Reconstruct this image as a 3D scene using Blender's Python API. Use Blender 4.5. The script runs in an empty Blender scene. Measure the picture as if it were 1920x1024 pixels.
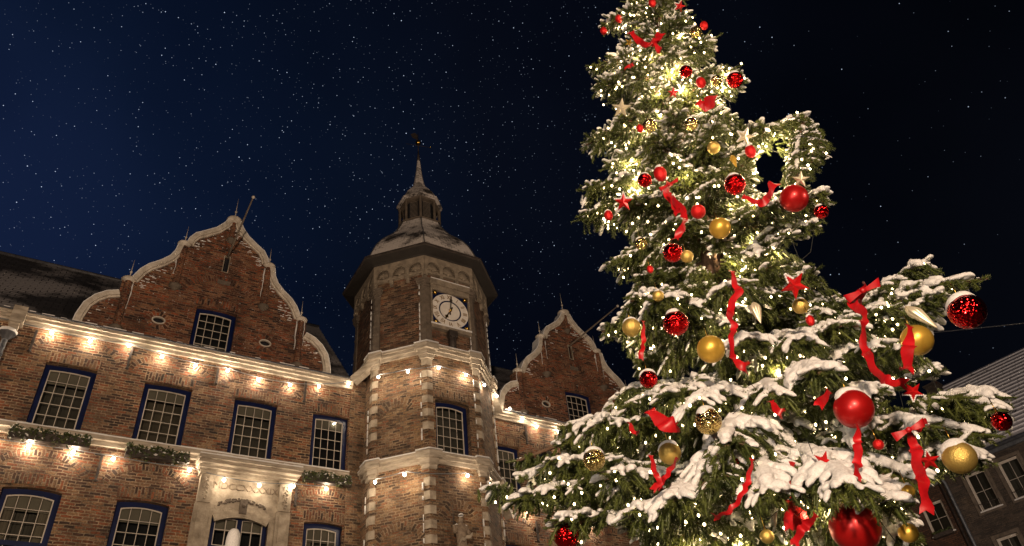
import bpy, math, random
import numpy as np
from mathutils import Vector, Matrix
from mathutils.geometry import tessellate_polygon

random.seed(7)
rng = np.random.default_rng(11)
SC = bpy.context.scene
COL = SC.collection
PI = math.pi

# ------------------------------------------------------------------ camera
FPX = 1429.5
CX, CY = 960.0, 512.0
RM = np.array([[0.86268122, -0.2570099, -0.43557667],
               [-0.49727512, -0.58803974, -0.63790808],
               [-0.09218769, 0.76691276, -0.63509546]])     # rows: world x, y, z in camera axes
CAM = np.array([0.0, 0.0, 1.6])

def ray(px, py):
    return RM @ np.array([px - CX, -(py - CY), -FPX])

def at_y(px, py, y):
    d = ray(px, py)
    return CAM + d * ((y - CAM[1]) / d[1])

def project(P):
    P = np.atleast_2d(np.asarray(P, float))
    v = (P - CAM) @ RM
    w = np.maximum(-v[:, 2], 1e-6)
    return np.stack([CX + v[:, 0] * FPX / w, CY - v[:, 1] * FPX / w, w], 1)

cam_data = bpy.data.cameras.new("camera")
cam = bpy.data.objects.new("camera", cam_data)
COL.objects.link(cam)
cam_data.sensor_width = 36.0
cam_data.lens = FPX / 1920.0 * 36.0
cam_data.clip_start = 0.05
cam_data.clip_end = 3000
M = Matrix([list(RM[0]), list(RM[1]), list(RM[2])]).to_4x4()
M.translation = Vector(CAM)
cam.matrix_world = M
SC.camera = cam

# ------------------------------------------------------------------ materials
def nodes(name):
    m = bpy.data.materials.new(name)
    m.use_nodes = True
    nt = m.node_tree
    nt.nodes.clear()
    out = nt.nodes.new('ShaderNodeOutputMaterial')
    return m, nt, out

def N(nt, typ, **kw):
    n = nt.nodes.new(typ)
    for k, v in kw.items():
        if k.startswith('i_'):
            key = k[2:].replace('_', ' ')
            n.inputs[key].default_value = v
        else:
            setattr(n, k, v)
    return n

def L(nt, a, b):
    nt.links.new(a, b)

def ramp(nt, stops, interp='LINEAR'):
    r = nt.nodes.new('ShaderNodeValToRGB')
    cr = r.color_ramp
    cr.interpolation = interp
    while len(cr.elements) > 1:
        cr.elements.remove(cr.elements[-1])
    cr.elements[0].position = stops[0][0]
    cr.elements[0].color = (*stops[0][1], 1)
    for p, c in stops[1:]:
        e = cr.elements.new(p)
        e.color = (*c, 1)
    return r

def mixc(nt, fac, a, b, mode='MIX'):
    n = nt.nodes.new('ShaderNodeMix')
    n.data_type = 'RGBA'
    n.blend_type = mode
    for s, v in ((n.inputs[0], fac), (n.inputs[6], a), (n.inputs[7], b)):
        if isinstance(v, (int, float)):
            s.default_value = v
        elif isinstance(v, tuple):
            s.default_value = (*v, 1)
        else:
            nt.links.new(v, s)
    return n.outputs[2]

def plain(name, c, c2=None, rough=0.6, metal=0.0, scale=6.0, bump=0.2, spec=0.5, coat=0.0, stretch=None):
    """principled surface with noise driven colour variation and bump"""
    m, nt, out = nodes(name)
    c2 = c2 or tuple(x * 0.6 for x in c)
    tc = N(nt, 'ShaderNodeTexCoord')
    src = tc.outputs['Object']
    if stretch:
        mp = N(nt, 'ShaderNodeMapping')
        mp.inputs['Scale'].default_value = stretch
        L(nt, src, mp.inputs[0]); src = mp.outputs[0]
    no = N(nt, 'ShaderNodeTexNoise', i_Scale=scale, i_Detail=6.0, i_Roughness=0.65)
    L(nt, src, no.inputs['Vector'])
    r = ramp(nt, [(0.3, c2), (0.65, c)])
    L(nt, no.outputs[0], r.inputs[0])
    p = N(nt, 'ShaderNodeBsdfPrincipled')
    L(nt, r.outputs[0], p.inputs['Base Color'])
    p.inputs['Roughness'].default_value = rough
    p.inputs['Metallic'].default_value = metal
    p.inputs['Specular IOR Level'].default_value = spec
    p.inputs['Coat Weight'].default_value = coat
    if bump:
        n2 = N(nt, 'ShaderNodeTexNoise', i_Scale=scale * 6, i_Detail=4.0)
        L(nt, src, n2.inputs['Vector'])
        b = N(nt, 'ShaderNodeBump', i_Strength=bump, i_Distance=0.02)
        L(nt, n2.outputs[0], b.inputs['Height'])
        L(nt, b.outputs[0], p.inputs['Normal'])
    L(nt, p.outputs[0], out.inputs[0])
    return m

def brick(name, stops, mortar, row=0.078, width=0.235, stain=0.5, snow=0.0):
    m, nt, out = nodes(name)
    uv = N(nt, 'ShaderNodeUVMap')
    tc = N(nt, 'ShaderNodeTexCoord')
    dn = N(nt, 'ShaderNodeTexNoise', i_Scale=3.5, i_Detail=3.0)
    L(nt, tc.outputs['Object'], dn.inputs['Vector'])
    sub = N(nt, 'ShaderNodeVectorMath', operation='SUBTRACT')
    L(nt, dn.outputs['Color'], sub.inputs[0]); sub.inputs[1].default_value = (.5, .5, .5)
    sc = N(nt, 'ShaderNodeVectorMath', operation='SCALE'); sc.inputs['Scale'].default_value = 0.06
    L(nt, sub.outputs[0], sc.inputs[0])
    add = N(nt, 'ShaderNodeVectorMath', operation='ADD')
    L(nt, uv.outputs[0], add.inputs[0]); L(nt, sc.outputs[0], add.inputs[1])
    bt = N(nt, 'ShaderNodeTexBrick')
    bt.offset = 0.5
    for k, v in (('Scale', 1.0), ('Brick Width', width), ('Row Height', row), ('Mortar Size', 0.014), ('Mortar Smooth', 0.35), ('Bias', 0.0)):
        bt.inputs[k].default_value = v
    bt.inputs['Color1'].default_value = (0, 0, 0, 1)
    bt.inputs['Color2'].default_value = (1, 1, 1, 1)
    L(nt, add.outputs[0], bt.inputs['Vector'])
    # second random for more variety, shifted
    patch = N(nt, 'ShaderNodeTexNoise', i_Scale=0.9, i_Detail=5.0, i_Roughness=0.7)
    L(nt, tc.outputs['Object'], patch.inputs['Vector'])
    mm = N(nt, 'ShaderNodeMath', operation='MULTIPLY_ADD')
    L(nt, patch.outputs[0], mm.inputs[0]); mm.inputs[1].default_value = 0.8
    ms = N(nt, 'ShaderNodeMath', operation='MULTIPLY_ADD')
    L(nt, bt.outputs['Color'], ms.inputs[0]); ms.inputs[1].default_value = 1.05; ms.inputs[2].default_value = -0.42
    L(nt, ms.outputs[0], mm.inputs[2])
    r = ramp(nt, stops)
    L(nt, mm.outputs[0], r.inputs[0])
    # mortar
    mn = N(nt, 'ShaderNodeTexNoise', i_Scale=2.2, i_Detail=4.0)
    L(nt, tc.outputs['Object'], mn.inputs['Vector'])
    mr = ramp(nt, [(0.35, tuple(x * 0.4 for x in mortar)), (0.6, mortar)])
    L(nt, mn.outputs[0], mr.inputs[0])
    col = mixc(nt, bt.outputs['Fac'], r.outputs[0], mr.outputs[0])
    # grime
    gn = N(nt, 'ShaderNodeTexNoise', i_Scale=1.7, i_Detail=8.0, i_Roughness=0.75)
    L(nt, tc.outputs['Object'], gn.inputs['Vector'])
    gr = ramp(nt, [(0.33, (1 - stain,) * 3), (0.62, (1, 1, 1))])
    L(nt, gn.outputs[0], gr.inputs[0])
    col = mixc(nt, 1.0, col, gr.outputs[0], 'MULTIPLY')
    bn = N(nt, 'ShaderNodeTexNoise', i_Scale=0.45, i_Detail=6.0, i_Roughness=0.7, i_Distortion=0.8)
    L(nt, tc.outputs['Object'], bn.inputs['Vector'])
    br_ = ramp(nt, [(0.36, (.62, .58, .55)), (0.5, (1, 1, 1)), (0.64, (1.22, 1.16, 1.02))])
    L(nt, bn.outputs[0], br_.inputs[0])
    col = mixc(nt, 1.0, col, br_.outputs[0], 'MULTIPLY')
    fine = N(nt, 'ShaderNodeTexNoise', i_Scale=26.0, i_Detail=5.0)
    L(nt, tc.outputs['Object'], fine.inputs['Vector'])
    fr = ramp(nt, [(0.3, (0.55, 0.55, 0.55)), (0.7, (1.25, 1.25, 1.25))])
    L(nt, fine.outputs[0], fr.inputs[0])
    col = mixc(nt, 1.0, col, fr.outputs[0], 'MULTIPLY')
    if snow:
        sn = N(nt, 'ShaderNodeTexNoise', i_Scale=9.0, i_Detail=7.0, i_Roughness=0.8)
        L(nt, tc.outputs['Object'], sn.inputs['Vector'])
        sr = ramp(nt, [(0.66 - snow * 0.1, (0, 0, 0)), (0.69 - snow * 0.1, (1, 1, 1))])
        L(nt, sn.outputs[0], sr.inputs[0])
        col = mixc(nt, sr.outputs[0], col, (0.7, 0.68, 0.66))
    p = N(nt, 'ShaderNodeBsdfPrincipled', i_Roughness=0.85)
    L(nt, col, p.inputs['Base Color'])
    inv = N(nt, 'ShaderNodeMath', operation='MULTIPLY_ADD')
    L(nt, bt.outputs['Fac'], inv.inputs[0]); inv.inputs[1].default_value = -1.0
    L(nt, fine.outputs[0], inv.inputs[2])
    b = N(nt, 'ShaderNodeBump', i_Strength=0.75, i_Distance=0.02)
    L(nt, inv.outputs[0], b.inputs['Height'])
    L(nt, b.outputs[0], p.inputs['Normal'])
    L(nt, p.outputs[0], out.inputs[0])
    return m

BR = [(0.0, (.036, .018, .011)), (0.2, (.092, .038, .019)), (0.38, (.20, .068, .028)), (0.52, (.30, .095, .036)),
      (0.64, (.18, .088, .044)), (0.8, (.30, .18, .095)), (1.0, (.13, .058, .030))]
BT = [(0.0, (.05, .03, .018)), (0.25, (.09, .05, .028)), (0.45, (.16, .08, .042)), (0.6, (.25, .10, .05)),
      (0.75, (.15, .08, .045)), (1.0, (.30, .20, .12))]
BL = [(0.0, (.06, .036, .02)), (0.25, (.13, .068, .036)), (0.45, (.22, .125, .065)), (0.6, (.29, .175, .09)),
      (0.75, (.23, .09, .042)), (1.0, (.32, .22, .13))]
MAT = {}
MAT['brick'] = brick('wing_brick', BR, (.38, .27, .175), snow=0.0)
MAT['brick_g'] = brick('gable_brick', [(p, (c[0] * 1.12, c[1] * .92, c[2] * .9)) for p, c in BR], (.32, .19, .125), snow=0.35, stain=0.5)
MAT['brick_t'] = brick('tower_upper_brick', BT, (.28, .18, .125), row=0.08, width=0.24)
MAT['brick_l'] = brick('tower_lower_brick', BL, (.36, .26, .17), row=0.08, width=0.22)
MAT['brick_n'] = brick('neighbour_brick', [(0, (.05, .04, .033)), (0.5, (.08, .06, .048)), (1, (.11, .08, .06))], (.10, .08, .065), stain=.3)
MAT['brick_n2'] = brick('neighbour_brick_red', [(0, (.05, .022, .012)), (0.5, (.09, .04, .02)), (1, (.12, .055, .03))], (.06, .04, .03), stain=.3)
MAT['stone'] = plain('sandstone', (.46, .39, .30), (.20, .16, .115), rough=.85, scale=4, bump=.45)
MAT['coping'] = plain('pale_coping_stone', (.66, .59, .50), (.34, .29, .23), rough=.8, scale=5, bump=.3)
MAT['stone_f'] = plain('weathered_frieze_stone', (.33, .27, .20), (.15, .12, .09), rough=.85, scale=5, bump=.45)
MAT['stone_d'] = plain('dark_stone', (.165, .13, .10), (.08, .062, .046), rough=.85, scale=5, bump=.45)
MAT['band'] = plain('painted_cornice', (.50, .43, .34), (.20, .16, .115), rough=.8, scale=2.2, bump=.4, stretch=(1, 1, 4))
MAT['blue'] = plain('blue_paint', (.0025, .009, .060), (.0015, .006, .035), rough=.35, bump=.08)
MAT['white'] = plain('white_paint', (.58, .52, .45), (.42, .37, .31), rough=.5, bump=.05)
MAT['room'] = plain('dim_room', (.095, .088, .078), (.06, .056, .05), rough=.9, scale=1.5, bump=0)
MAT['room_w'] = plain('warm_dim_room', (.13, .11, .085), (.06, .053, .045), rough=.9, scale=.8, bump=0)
MAT['curtain'] = plain('net_curtain', (.20, .175, .14), (.12, .10, .08), rough=.95, scale=3, bump=.1, stretch=(4, 4, .3))
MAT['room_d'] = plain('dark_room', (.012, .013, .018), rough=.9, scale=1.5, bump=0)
MAT['blind'] = plain('roller_blind', (.21, .19, .16), (.16, .145, .12), rough=.9, scale=1.0, bump=0)
MAT['iron'] = plain('wrought_iron', (.035, .028, .024), (.09, .07, .06), rough=.6, metal=.3, bump=.3)
MAT['soffit'] = plain('tarred_soffit', (.028, .022, .018), (.016, .013, .011), rough=.8)
MAT['lead'] = plain('lead_sheet', (.10, .10, .11), (.04, .04, .045), rough=.55, metal=.2, scale=8)
MAT['zinc'] = plain('zinc_pipe', (.22, .23, .25), (.10, .11, .13), rough=.45, metal=.6, scale=8)
MAT['numeral'] = plain('numeral_gilding', (.30, .17, .05), (.2, .11, .03), rough=.4, metal=.3, bump=.05)
MAT['gold'] = plain('gilded_metal', (.75, .48, .12), (.5, .3, .06), rough=.28, metal=1.0, bump=.05)
MAT['cable'] = plain('cable_rubber', (.02, .022, .02), rough=.6, bump=0)
MAT['cable_l'] = plain('pale_cable', (.18, .2, .22), rough=.6, bump=0)
MAT['bark'] = plain('spruce_bark', (.17, .10, .06), (.07, .04, .025), rough=.95, scale=14, bump=.8, stretch=(1, 1, .3))

def snow_mat(name, c=(.80, .78, .76), sss=True):
    m, nt, out = nodes(name)
    tc = N(nt, 'ShaderNodeTexCoord')
    p = N(nt, 'ShaderNodeBsdfPrincipled', i_Roughness=0.75)
    p.inputs['Specular IOR Level'].default_value = .25
    no = N(nt, 'ShaderNodeTexNoise', i_Scale=70.0, i_Detail=7.0, i_Roughness=0.7)
    L(nt, tc.outputs['Object'], no.inputs['Vector'])
    r = ramp(nt, [(.3, tuple(x * .74 for x in c)), (.6, c)])
    L(nt, no.outputs[0], r.inputs[0]); L(nt, r.outputs[0], p.inputs['Base Color'])
    b = N(nt, 'ShaderNodeBump', i_Strength=0.7, i_Distance=0.01)
    L(nt, no.outputs[0], b.inputs['Height']); L(nt, b.outputs[0], p.inputs['Normal'])
    L(nt, p.outputs[0], out.inputs[0])
    return m
MAT['snow'] = snow_mat('snow')

def roof_mat(name, slate, snow, lo, hi, scale, row, bias_z=0.0):
    """slate courses with a broken cover of snow"""
    m, nt, out = nodes(name)
    uv = N(nt, 'ShaderNodeUVMap'); tc = N(nt, 'ShaderNodeTexCoord')
    bt = N(nt, 'ShaderNodeTexBrick')
    for k, v in (('Scale', 1.0), ('Brick Width', row * 1.6), ('Row Height', row), ('Mortar Size', row * .07), ('Mortar Smooth', .5)):
        bt.inputs[k].default_value = v
    bt.inputs['Color1'].default_value = (*slate, 1)
    bt.inputs['Color2'].default_value = (*[x * 1.9 for x in slate], 1)
    bt.inputs['Mortar'].default_value = (*[x * .4 for x in slate], 1)
    L(nt, uv.outputs[0], bt.inputs['Vector'])
    no = N(nt, 'ShaderNodeTexNoise', i_Scale=scale, i_Detail=9.0, i_Roughness=0.62)
    L(nt, tc.outputs['Object'], no.inputs['Vector'])
    # snow sits thinner on the course edges
    sub = N(nt, 'ShaderNodeMath', operation='MULTIPLY_ADD')
    L(nt, bt.outputs['Fac'], sub.inputs[0]); sub.inputs[1].default_value = -0.09
    L(nt, no.outputs[0], sub.inputs[2])
    r = ramp(nt, [(lo, (0, 0, 0)), (hi, (1, 1, 1))])
    L(nt, sub.outputs[0], r.inputs[0])
    col = mixc(nt, r.outputs[0], bt.outputs[0], snow)
    p = N(nt, 'ShaderNodeBsdfPrincipled', i_Roughness=0.7)
    L(nt, col, p.inputs['Base Color'])
    b = N(nt, 'ShaderNodeBump', i_Strength=0.7, i_Distance=0.03)
    inv = N(nt, 'ShaderNodeMath', operation='SUBTRACT'); inv.inputs[0].default_value = 1.0
    L(nt, bt.outputs['Fac'], inv.inputs[1]); L(nt, inv.outputs[0], b.inputs['Height'])
    L(nt, b.outputs[0], p.inputs['Normal'])
    L(nt, p.outputs[0], out.inputs[0])
    return m
MAT['roof'] = roof_mat('slate_roof_with_snow', (.016, .015, .016), (.25, .235, .24), .45, .52, .24, .2)
MAT['dome'] = roof_mat('dome_slate_with_snow', (.03, .025, .022), (.66, .60, .56), .36, .50, 1.1, .16)
MAT['roof_n'] = roof_mat('tile_roof_with_snow', (.05, .05, .05), (.68, .66, .68), .24, .40, 1.6, .4)

def glass_mat():
    m, nt, out = nodes('window_glass')
    tr = N(nt, 'ShaderNodeBsdfTransparent'); tr.inputs[0].default_value = (.75, .76, .72, 1)
    gl = N(nt, 'ShaderNodeBsdfGlossy', i_Roughness=0.03)
    fr = N(nt, 'ShaderNodeFresnel', i_IOR=1.5)
    no = N(nt, 'ShaderNodeTexNoise', i_Scale=2.5)
    b = N(nt, 'ShaderNodeBump', i_Strength=0.06, i_Distance=0.05)
    tc = N(nt, 'ShaderNodeTexCoord'); L(nt, tc.outputs['Object'], no.inputs['Vector'])
    L(nt, no.outputs[0], b.inputs['Height']); L(nt, b.outputs[0], gl.inputs['Normal'])
    mx = N(nt, 'ShaderNodeMixShader')
    L(nt, fr.outputs[0], mx.inputs[0]); L(nt, tr.outputs[0], mx.inputs[1]); L(nt, gl.outputs[0], mx.inputs[2])
    L(nt, mx.outputs[0], out.inputs[0])
    return m
MAT['glass'] = glass_mat()

def emis(name, c, s):
    m, nt, out = nodes(name)
    e = N(nt, 'ShaderNodeEmission', i_Strength=s)
    e.inputs[0].default_value = (*c, 1)
    L(nt, e.outputs[0], out.inputs[0])
    try: m.cycles.emission_sampling = 'NONE'
    except Exception: pass
    return m
MAT['bulb'] = emis('lit_bulb', (1, .86, .62), 22)
MAT['fairy'] = emis('lit_fairy_bulb', (1, .76, .40), 20)

def needle_mat(name, a, b_):
    m, nt, out = nodes(name)
    gm = N(nt, 'ShaderNodeNewGeometry')
    tc = N(nt, 'ShaderNodeTexCoord')
    no = N(nt, 'ShaderNodeTexNoise', i_Scale=5.0, i_Detail=4.0)
    L(nt, tc.outputs['Object'], no.inputs['Vector'])
    r = ramp(nt, [(.32, a), (.68, b_)])
    L(nt, no.outputs[0], r.inputs[0])
    p = N(nt, 'ShaderNodeBsdfPrincipled', i_Roughness=0.5)
    L(nt, r.outputs[0], p.inputs['Base Color'])
    L(nt, p.outputs[0], out.inputs[0])
    return m
MAT['needle'] = needle_mat('spruce_needles', (.034, .048, .009), (.105, .122, .024))
MAT['needle_ivy'] = needle_mat('planter_greens', (.02, .035, .008), (.085, .10, .025))

def satin(name, c, rough, metal, cell=0, coat=0.0, snowy=False):
    """bauble lacquer: plain, or broken into small mirror cells for the glittering kind"""
    m, nt, out = nodes(name)
    p = N(nt, 'ShaderNodeBsdfPrincipled', i_Roughness=rough, i_Metallic=metal)
    p.inputs['Coat Weight'].default_value = coat
    tc = N(nt, 'ShaderNodeTexCoord')
    no = N(nt, 'ShaderNodeTexNoise', i_Scale=9.0, i_Detail=5.0)
    L(nt, tc.outputs['Object'], no.inputs['Vector'])
    r = ramp(nt, [(.3, tuple(x * .75 for x in c)), (.65, c)])
    L(nt, no.outputs[0], r.inputs[0])
    L(nt, r.outputs[0], p.inputs['Base Color'])
    b = N(nt, 'ShaderNodeBump', i_Distance=0.01)
    if cell:
        vo = N(nt, 'ShaderNodeTexVoronoi', i_Scale=cell)
        L(nt, tc.outputs['Object'], vo.inputs['Vector'])
        L(nt, vo.outputs['Distance'], b.inputs['Height']); b.inputs['Strength'].default_value = .8 if cell < 100 else .3
    else:
        L(nt, no.outputs[0], b.inputs['Height']); b.inputs['Strength'].default_value = .06
    L(nt, b.outputs[0], p.inputs['Normal'])
    L(nt, p.outputs[0], out.inputs[0])
    return m
MAT['red_matte'] = satin('red_satin', (.50, .008, .008), .36, .45, coat=.15)
MAT['red_shiny'] = satin('red_mirror', (.80, .010, .012), .16, 1.0, cell=60)
MAT['red_glit'] = satin('red_glitter', (.70, .012, .012), .45, .5, cell=160)
MAT['gold_matte'] = satin('gold_satin', (.70, .42, .06), .38, .55)
MAT['gold_shiny'] = satin('gold_mirror', (.90, .70, .26), .12, 1.0, cell=70)
MAT['gold_glit'] = satin('gold_glitter', (.75, .52, .14), .45, .8, cell=180)
MAT['silver'] = satin('pale_gold_mirror', (.85, .74, .52), .35, .45)
MAT['ribbon'] = plain('red_ribbon', (.50, .006, .010), (.30, .003, .006), rough=.42, scale=9, bump=.06)
MAT['star_red'] = plain('red_star_lacquer', (.62, .010, .012), (.45, .008, .008), rough=.3, metal=.3, bump=.03)
MAT['bronze'] = plain('weathered_statue_stone', (.30, .23, .16), (.12, .085, .06), rough=.7, metal=.0, scale=12)

# ------------------------------------------------------------------ mesh helpers
OFF = {}          # world origin of every object built

def T(x, y, z):   # survey units of the town hall (facade plane at y = 16) to metres
    return (1.25 * x, 1.25 * y, 1.6 + 1.25 * (z - 1.6))

class MB:
    def __init__(self, tf=None):
        self.v = []; self.f = []; self.uv = {}; self.sm = set(); self.tf = tf; self.marks = []
    def mark(self):
        self.marks.append((len(self.v), len(self.f)))
    def pt(self, p):
        self.v.append(self.tf(*p) if self.tf else tuple(p)); return len(self.v) - 1
    def poly(self, pts, uv=None, smooth=False):
        idx = [self.pt(p) for p in pts]
        self.f.append(idx)
        if uv: self.uv[len(self.f) - 1] = uv
        if smooth: self.sm.add(len(self.f) - 1)
    def hexa(self, c):     # 8 corners: bottom 4 ccw, top 4 ccw
        i = [self.pt(p) for p in c]
        for q in ((0, 3, 2, 1), (4, 5, 6, 7), (0, 1, 5, 4), (1, 2, 6, 5), (2, 3, 7, 6), (3, 0, 4, 7)):
            self.f.append([i[k] for k in q])
    def box(self, x0, x1, y0, y1, z0, z1):
        self.hexa([(x0, y0, z0), (x1, y0, z0), (x1, y1, z0), (x0, y1, z0), (x0, y0, z1), (x1, y0, z1), (x1, y1, z1), (x0, y1, z1)])
    def pbox(self, to3, u0, u1, z0, z1, d0, d1):
        self.hexa([to3(u0, z0, d0), to3(u1, z0, d0), to3(u1, z0, d1), to3(u0, z0, d1), to3(u0, z1, d0), to3(u1, z1, d0), to3(u1, z1, d1), to3(u0, z1, d1)])
    def grid(self, rows, closed=False, smooth=True, flip=False):
        """rows of points; closed joins the ends of every row"""
        ids = [[self.pt(p) for p in r] for r in rows]
        n = len(ids[0])
        for a, b in zip(ids[:-1], ids[1:]):
            for j in range(n if closed else n - 1):
                k = (j + 1) % n
                q = [a[j], a[k], b[k], b[j]]
                if flip: q.reverse()
                self.f.append(q)
                if smooth: self.sm.add(len(self.f) - 1)
        return ids
    def tube(self, pts, r, n=8, cap=True, smooth=True):
        pts = [Vector(p) for p in pts]
        rr = r if isinstance(r, (list, tuple)) else [r] * len(pts)
        rows = []
        prev = None
        for i, p in enumerate(pts):
            t = (pts[min(i + 1, len(pts) - 1)] - pts[max(i - 1, 0)])
            t = t.normalized() if t.length > 1e-9 else Vector((0, 0, 1))
            if prev is None:
                a = Vector((0, 0, 1)) if abs(t.z) < .9 else Vector((1, 0, 0))
                u = t.cross(a).normalized()
            else:
                u = (prev - t * prev.dot(t)).normalized()
            prev = u
            w = t.cross(u)
            rows.append([tuple(p + (u * math.cos(2 * PI * k / n) + w * math.sin(2 * PI * k / n)) * rr[i]) for k in range(n)])
        ids = self.grid(rows, closed=True, smooth=smooth)
        if cap:
            self.f.append(ids[0][::-1]); self.f.append(ids[-1])
    def lathe(self, prof, c, n=16, a0=0.0, arc=2 * PI, smooth=True):
        rows = []
        m = n if arc >= 2 * PI - 1e-6 else n + 1
        for r, z in prof:
            rows.append([(c[0] + r * math.cos(a0 + arc * k / n), c[1] + r * math.sin(a0 + arc * k / n), c[2] + z) for k in range(m)])
        self.grid(rows, closed=(m == n), smooth=smooth)
    def ball(self, c, r, n=12, m=8, sz=1.0):
        self.lathe([(max(r * math.sin(PI * k / m), 1e-4), -r * sz * math.cos(PI * k / m)) for k in range(m + 1)], c, n)
    def panel(self, outer, holes, to3, d0, d1, back=False):
        """a wall sheet with openings, plus the reveals of every opening and the outer edge"""
        polys = [[Vector((p[0], p[1], 0)) for p in outer]] + [[Vector((p[0], p[1], 0)) for p in h] for h in holes]
        flat = [p for pl in polys for p in pl]
        tris = tessellate_polygon(polys)
        ids = [self.pt(to3(p.x, p.y, d0)) for p in flat]
        for t in tris: self.f.append([ids[k] for k in t])
        if back:
            idb = [self.pt(to3(p.x, p.y, d1)) for p in flat]
            for t in tris: self.f.append([idb[k] for k in reversed(t)])
        for pl in polys:
            n = len(pl)
            for i in range(n):
                a, b = pl[i], pl[(i + 1) % n]
                self.poly([to3(a.x, a.y, d0), to3(b.x, b.y, d0), to3(b.x, b.y, d1), to3(a.x, a.y, d1)])
    def band(self, pts, wi, wo, to3, d0, d1, closed=False, radial=False):
        """moulding that follows a 2-D line: wi to its right side, wo to its left"""
        n = len(pts)
        P = [Vector(p) for p in pts]
        inn, out, s, acc = [], [], [], 0.0
        for i in range(n):
            if closed: t = P[(i + 1) % n] - P[i - 1]
            else: t = P[min(i + 1, n - 1)] - P[max(i - 1, 0)]
            t.normalize(); nr = Vector((-t.y, t.x))
            inn.append(P[i] - nr * wi); out.append(P[i] + nr * wo)
            if i: acc += (P[i] - P[i - 1]).length * 1.25
            s.append(acc)
        rng_ = range(n if closed else n - 1)
        for i in rng_:
            j = (i + 1) % n
            a, b, c_, e = inn[i], inn[j], out[j], out[i]
            h = (wi + wo) * 1.25
            sj = s[j] if j else s[i] + .1
            uv = [(0, s[i]), (0, sj), (h, sj), (h, s[i])] if radial else None
            self.poly([to3(a.x, a.y, d0), to3(b.x, b.y, d0), to3(c_.x, c_.y, d0), to3(e.x, e.y, d0)], uv)
            self.poly([to3(e.x, e.y, d0), to3(c_.x, c_.y, d0), to3(c_.x, c_.y, d1), to3(e.x, e.y, d1)])
            self.poly([to3(b.x, b.y, d0), to3(a.x, a.y, d0), to3(a.x, a.y, d1), to3(b.x, b.y, d1)])
        if not closed:
            for k in (0, n - 1):
                a, e = inn[k], out[k]
                self.poly([to3(a.x, a.y, d0), to3(e.x, e.y, d0), to3(e.x, e.y, d1), to3(a.x, a.y, d1)])
    def build(self, name, mat, parent=None, origin=None, kind=None):
        if len(self.marks) > 1 or (self.marks and self.marks[0][1] > 0):
            cuts = [m for m in self.marks if m[1] > 0]
            cuts = [(0, 0)] + [c for i, c in enumerate(cuts) if i == 0 or c != cuts[i - 1]] + [(len(self.v), len(self.f))]
            o = None
            for (v0, f0), (v1, f1) in zip(cuts[:-1], cuts[1:]):
                if f1 == f0: continue
                s = MB(); s.v = self.v[v0:v1]
                s.f = [[i - v0 for i in f] for f in self.f[f0:f1]]
                s.uv = {k - f0: u for k, u in self.uv.items() if f0 <= k < f1}
                s.sm = {k - f0 for k in self.sm if f0 <= k < f1}
                o = s.build(name, mat, parent, origin, kind)
            return o
        org = np.array(OFF[parent.name] if parent else (origin if origin is not None else (0, 0, 0)), float)
        V = np.array(self.v, float)
        me = bpy.data.meshes.new(name)
        me.from_pydata([tuple(p) for p in (V - org)], [], self.f)
        uvl = me.uv_layers.new(name='UVMap')
        uvs = np.zeros((len(me.loops), 2))
        li = 0
        for fi, f in enumerate(self.f):
            if fi in self.uv:
                for k in range(len(f)): uvs[li + k] = self.uv[fi][k]
            else:
                P = V[f]
                nn = np.cross(P[1] - P[0], P[2] - P[0])
                if len(f) > 3: nn = nn + np.cross(P[2] - P[0], P[3] - P[0])
                l = np.linalg.norm(nn)
                nn = nn / l if l > 1e-12 else np.array([0, 0, 1.])
                if abs(nn[2]) > .95:
                    uvs[li:li + len(f)] = P[:, :2]
                else:
                    t = np.array([-nn[1], nn[0], 0]); t /= np.linalg.norm(t)
                    if t[0] + t[1] * .37 < 0: t = -t
                    w = np.cross(nn, t)
                    if w[2] < 0: w = -w
                    uvs[li:li + len(f), 0] = P @ t
                    uvs[li:li + len(f), 1] = P @ w
            li += len(f)
        uvl.data.foreach_set('uv', uvs.ravel())
        if self.sm:
            fl = np.zeros(len(self.f), bool)
            fl[list(self.sm)] = True
            me.polygons.foreach_set('use_smooth', fl)
        me.materials.append(mat)
        me.update()
        o = bpy.data.objects.new(name, me)
        COL.objects.link(o)
        if parent:
            o.parent = parent
            OFF[o.name] = tuple(org)
        else:
            o.location = Vector(org)
            OFF[o.name] = tuple(org)
        if kind: o['kind'] = kind
        return o

def tag(o, label, cat, group=None):
    o['label'] = label; o['category'] = cat
    if group: o['group'] = group
    return o

def thing(name, loc, label, cat, group=None):
    o = bpy.data.objects.new(name, None)
    o.empty_display_size = 0.2
    COL.objects.link(o)
    o.location = loc
    OFF[o.name] = tuple(loc)
    return tag(o, label, cat, group)

def raw_mesh(name, V, F, mat, parent=None, origin=None, smooth=False, uv=False):
    org = np.array(OFF[parent.name] if parent else (origin if origin is not None else (0, 0, 0)), float)
    me = bpy.data.meshes.new(name)
    V = np.asarray(V, np.float64) - org
    F = np.asarray(F, np.int32)
    k = F.shape[1]
    me.vertices.add(len(V)); me.vertices.foreach_set('co', V.astype(np.float32).ravel())
    me.loops.add(F.size); me.loops.foreach_set('vertex_index', F.ravel())
    me.polygons.add(len(F)); me.polygons.foreach_set('loop_start', np.arange(0, F.size, k, dtype=np.int32))
    me.update(calc_edges=True)
    if smooth: me.polygons.foreach_set('use_smooth', np.ones(len(F), bool))
    me.materials.append(mat)
    o = bpy.data.objects.new(name, me)
    COL.objects.link(o)
    if parent: o.parent = parent
    else: o.location = Vector(org)
    OFF[o.name] = tuple(org)
    return o
# ------------------------------------------------------------------ town hall (survey units, see T)
def fac(u, z, d):            # facade frame: along, up, inward
    return (u, 16.0 + d, z)

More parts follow.
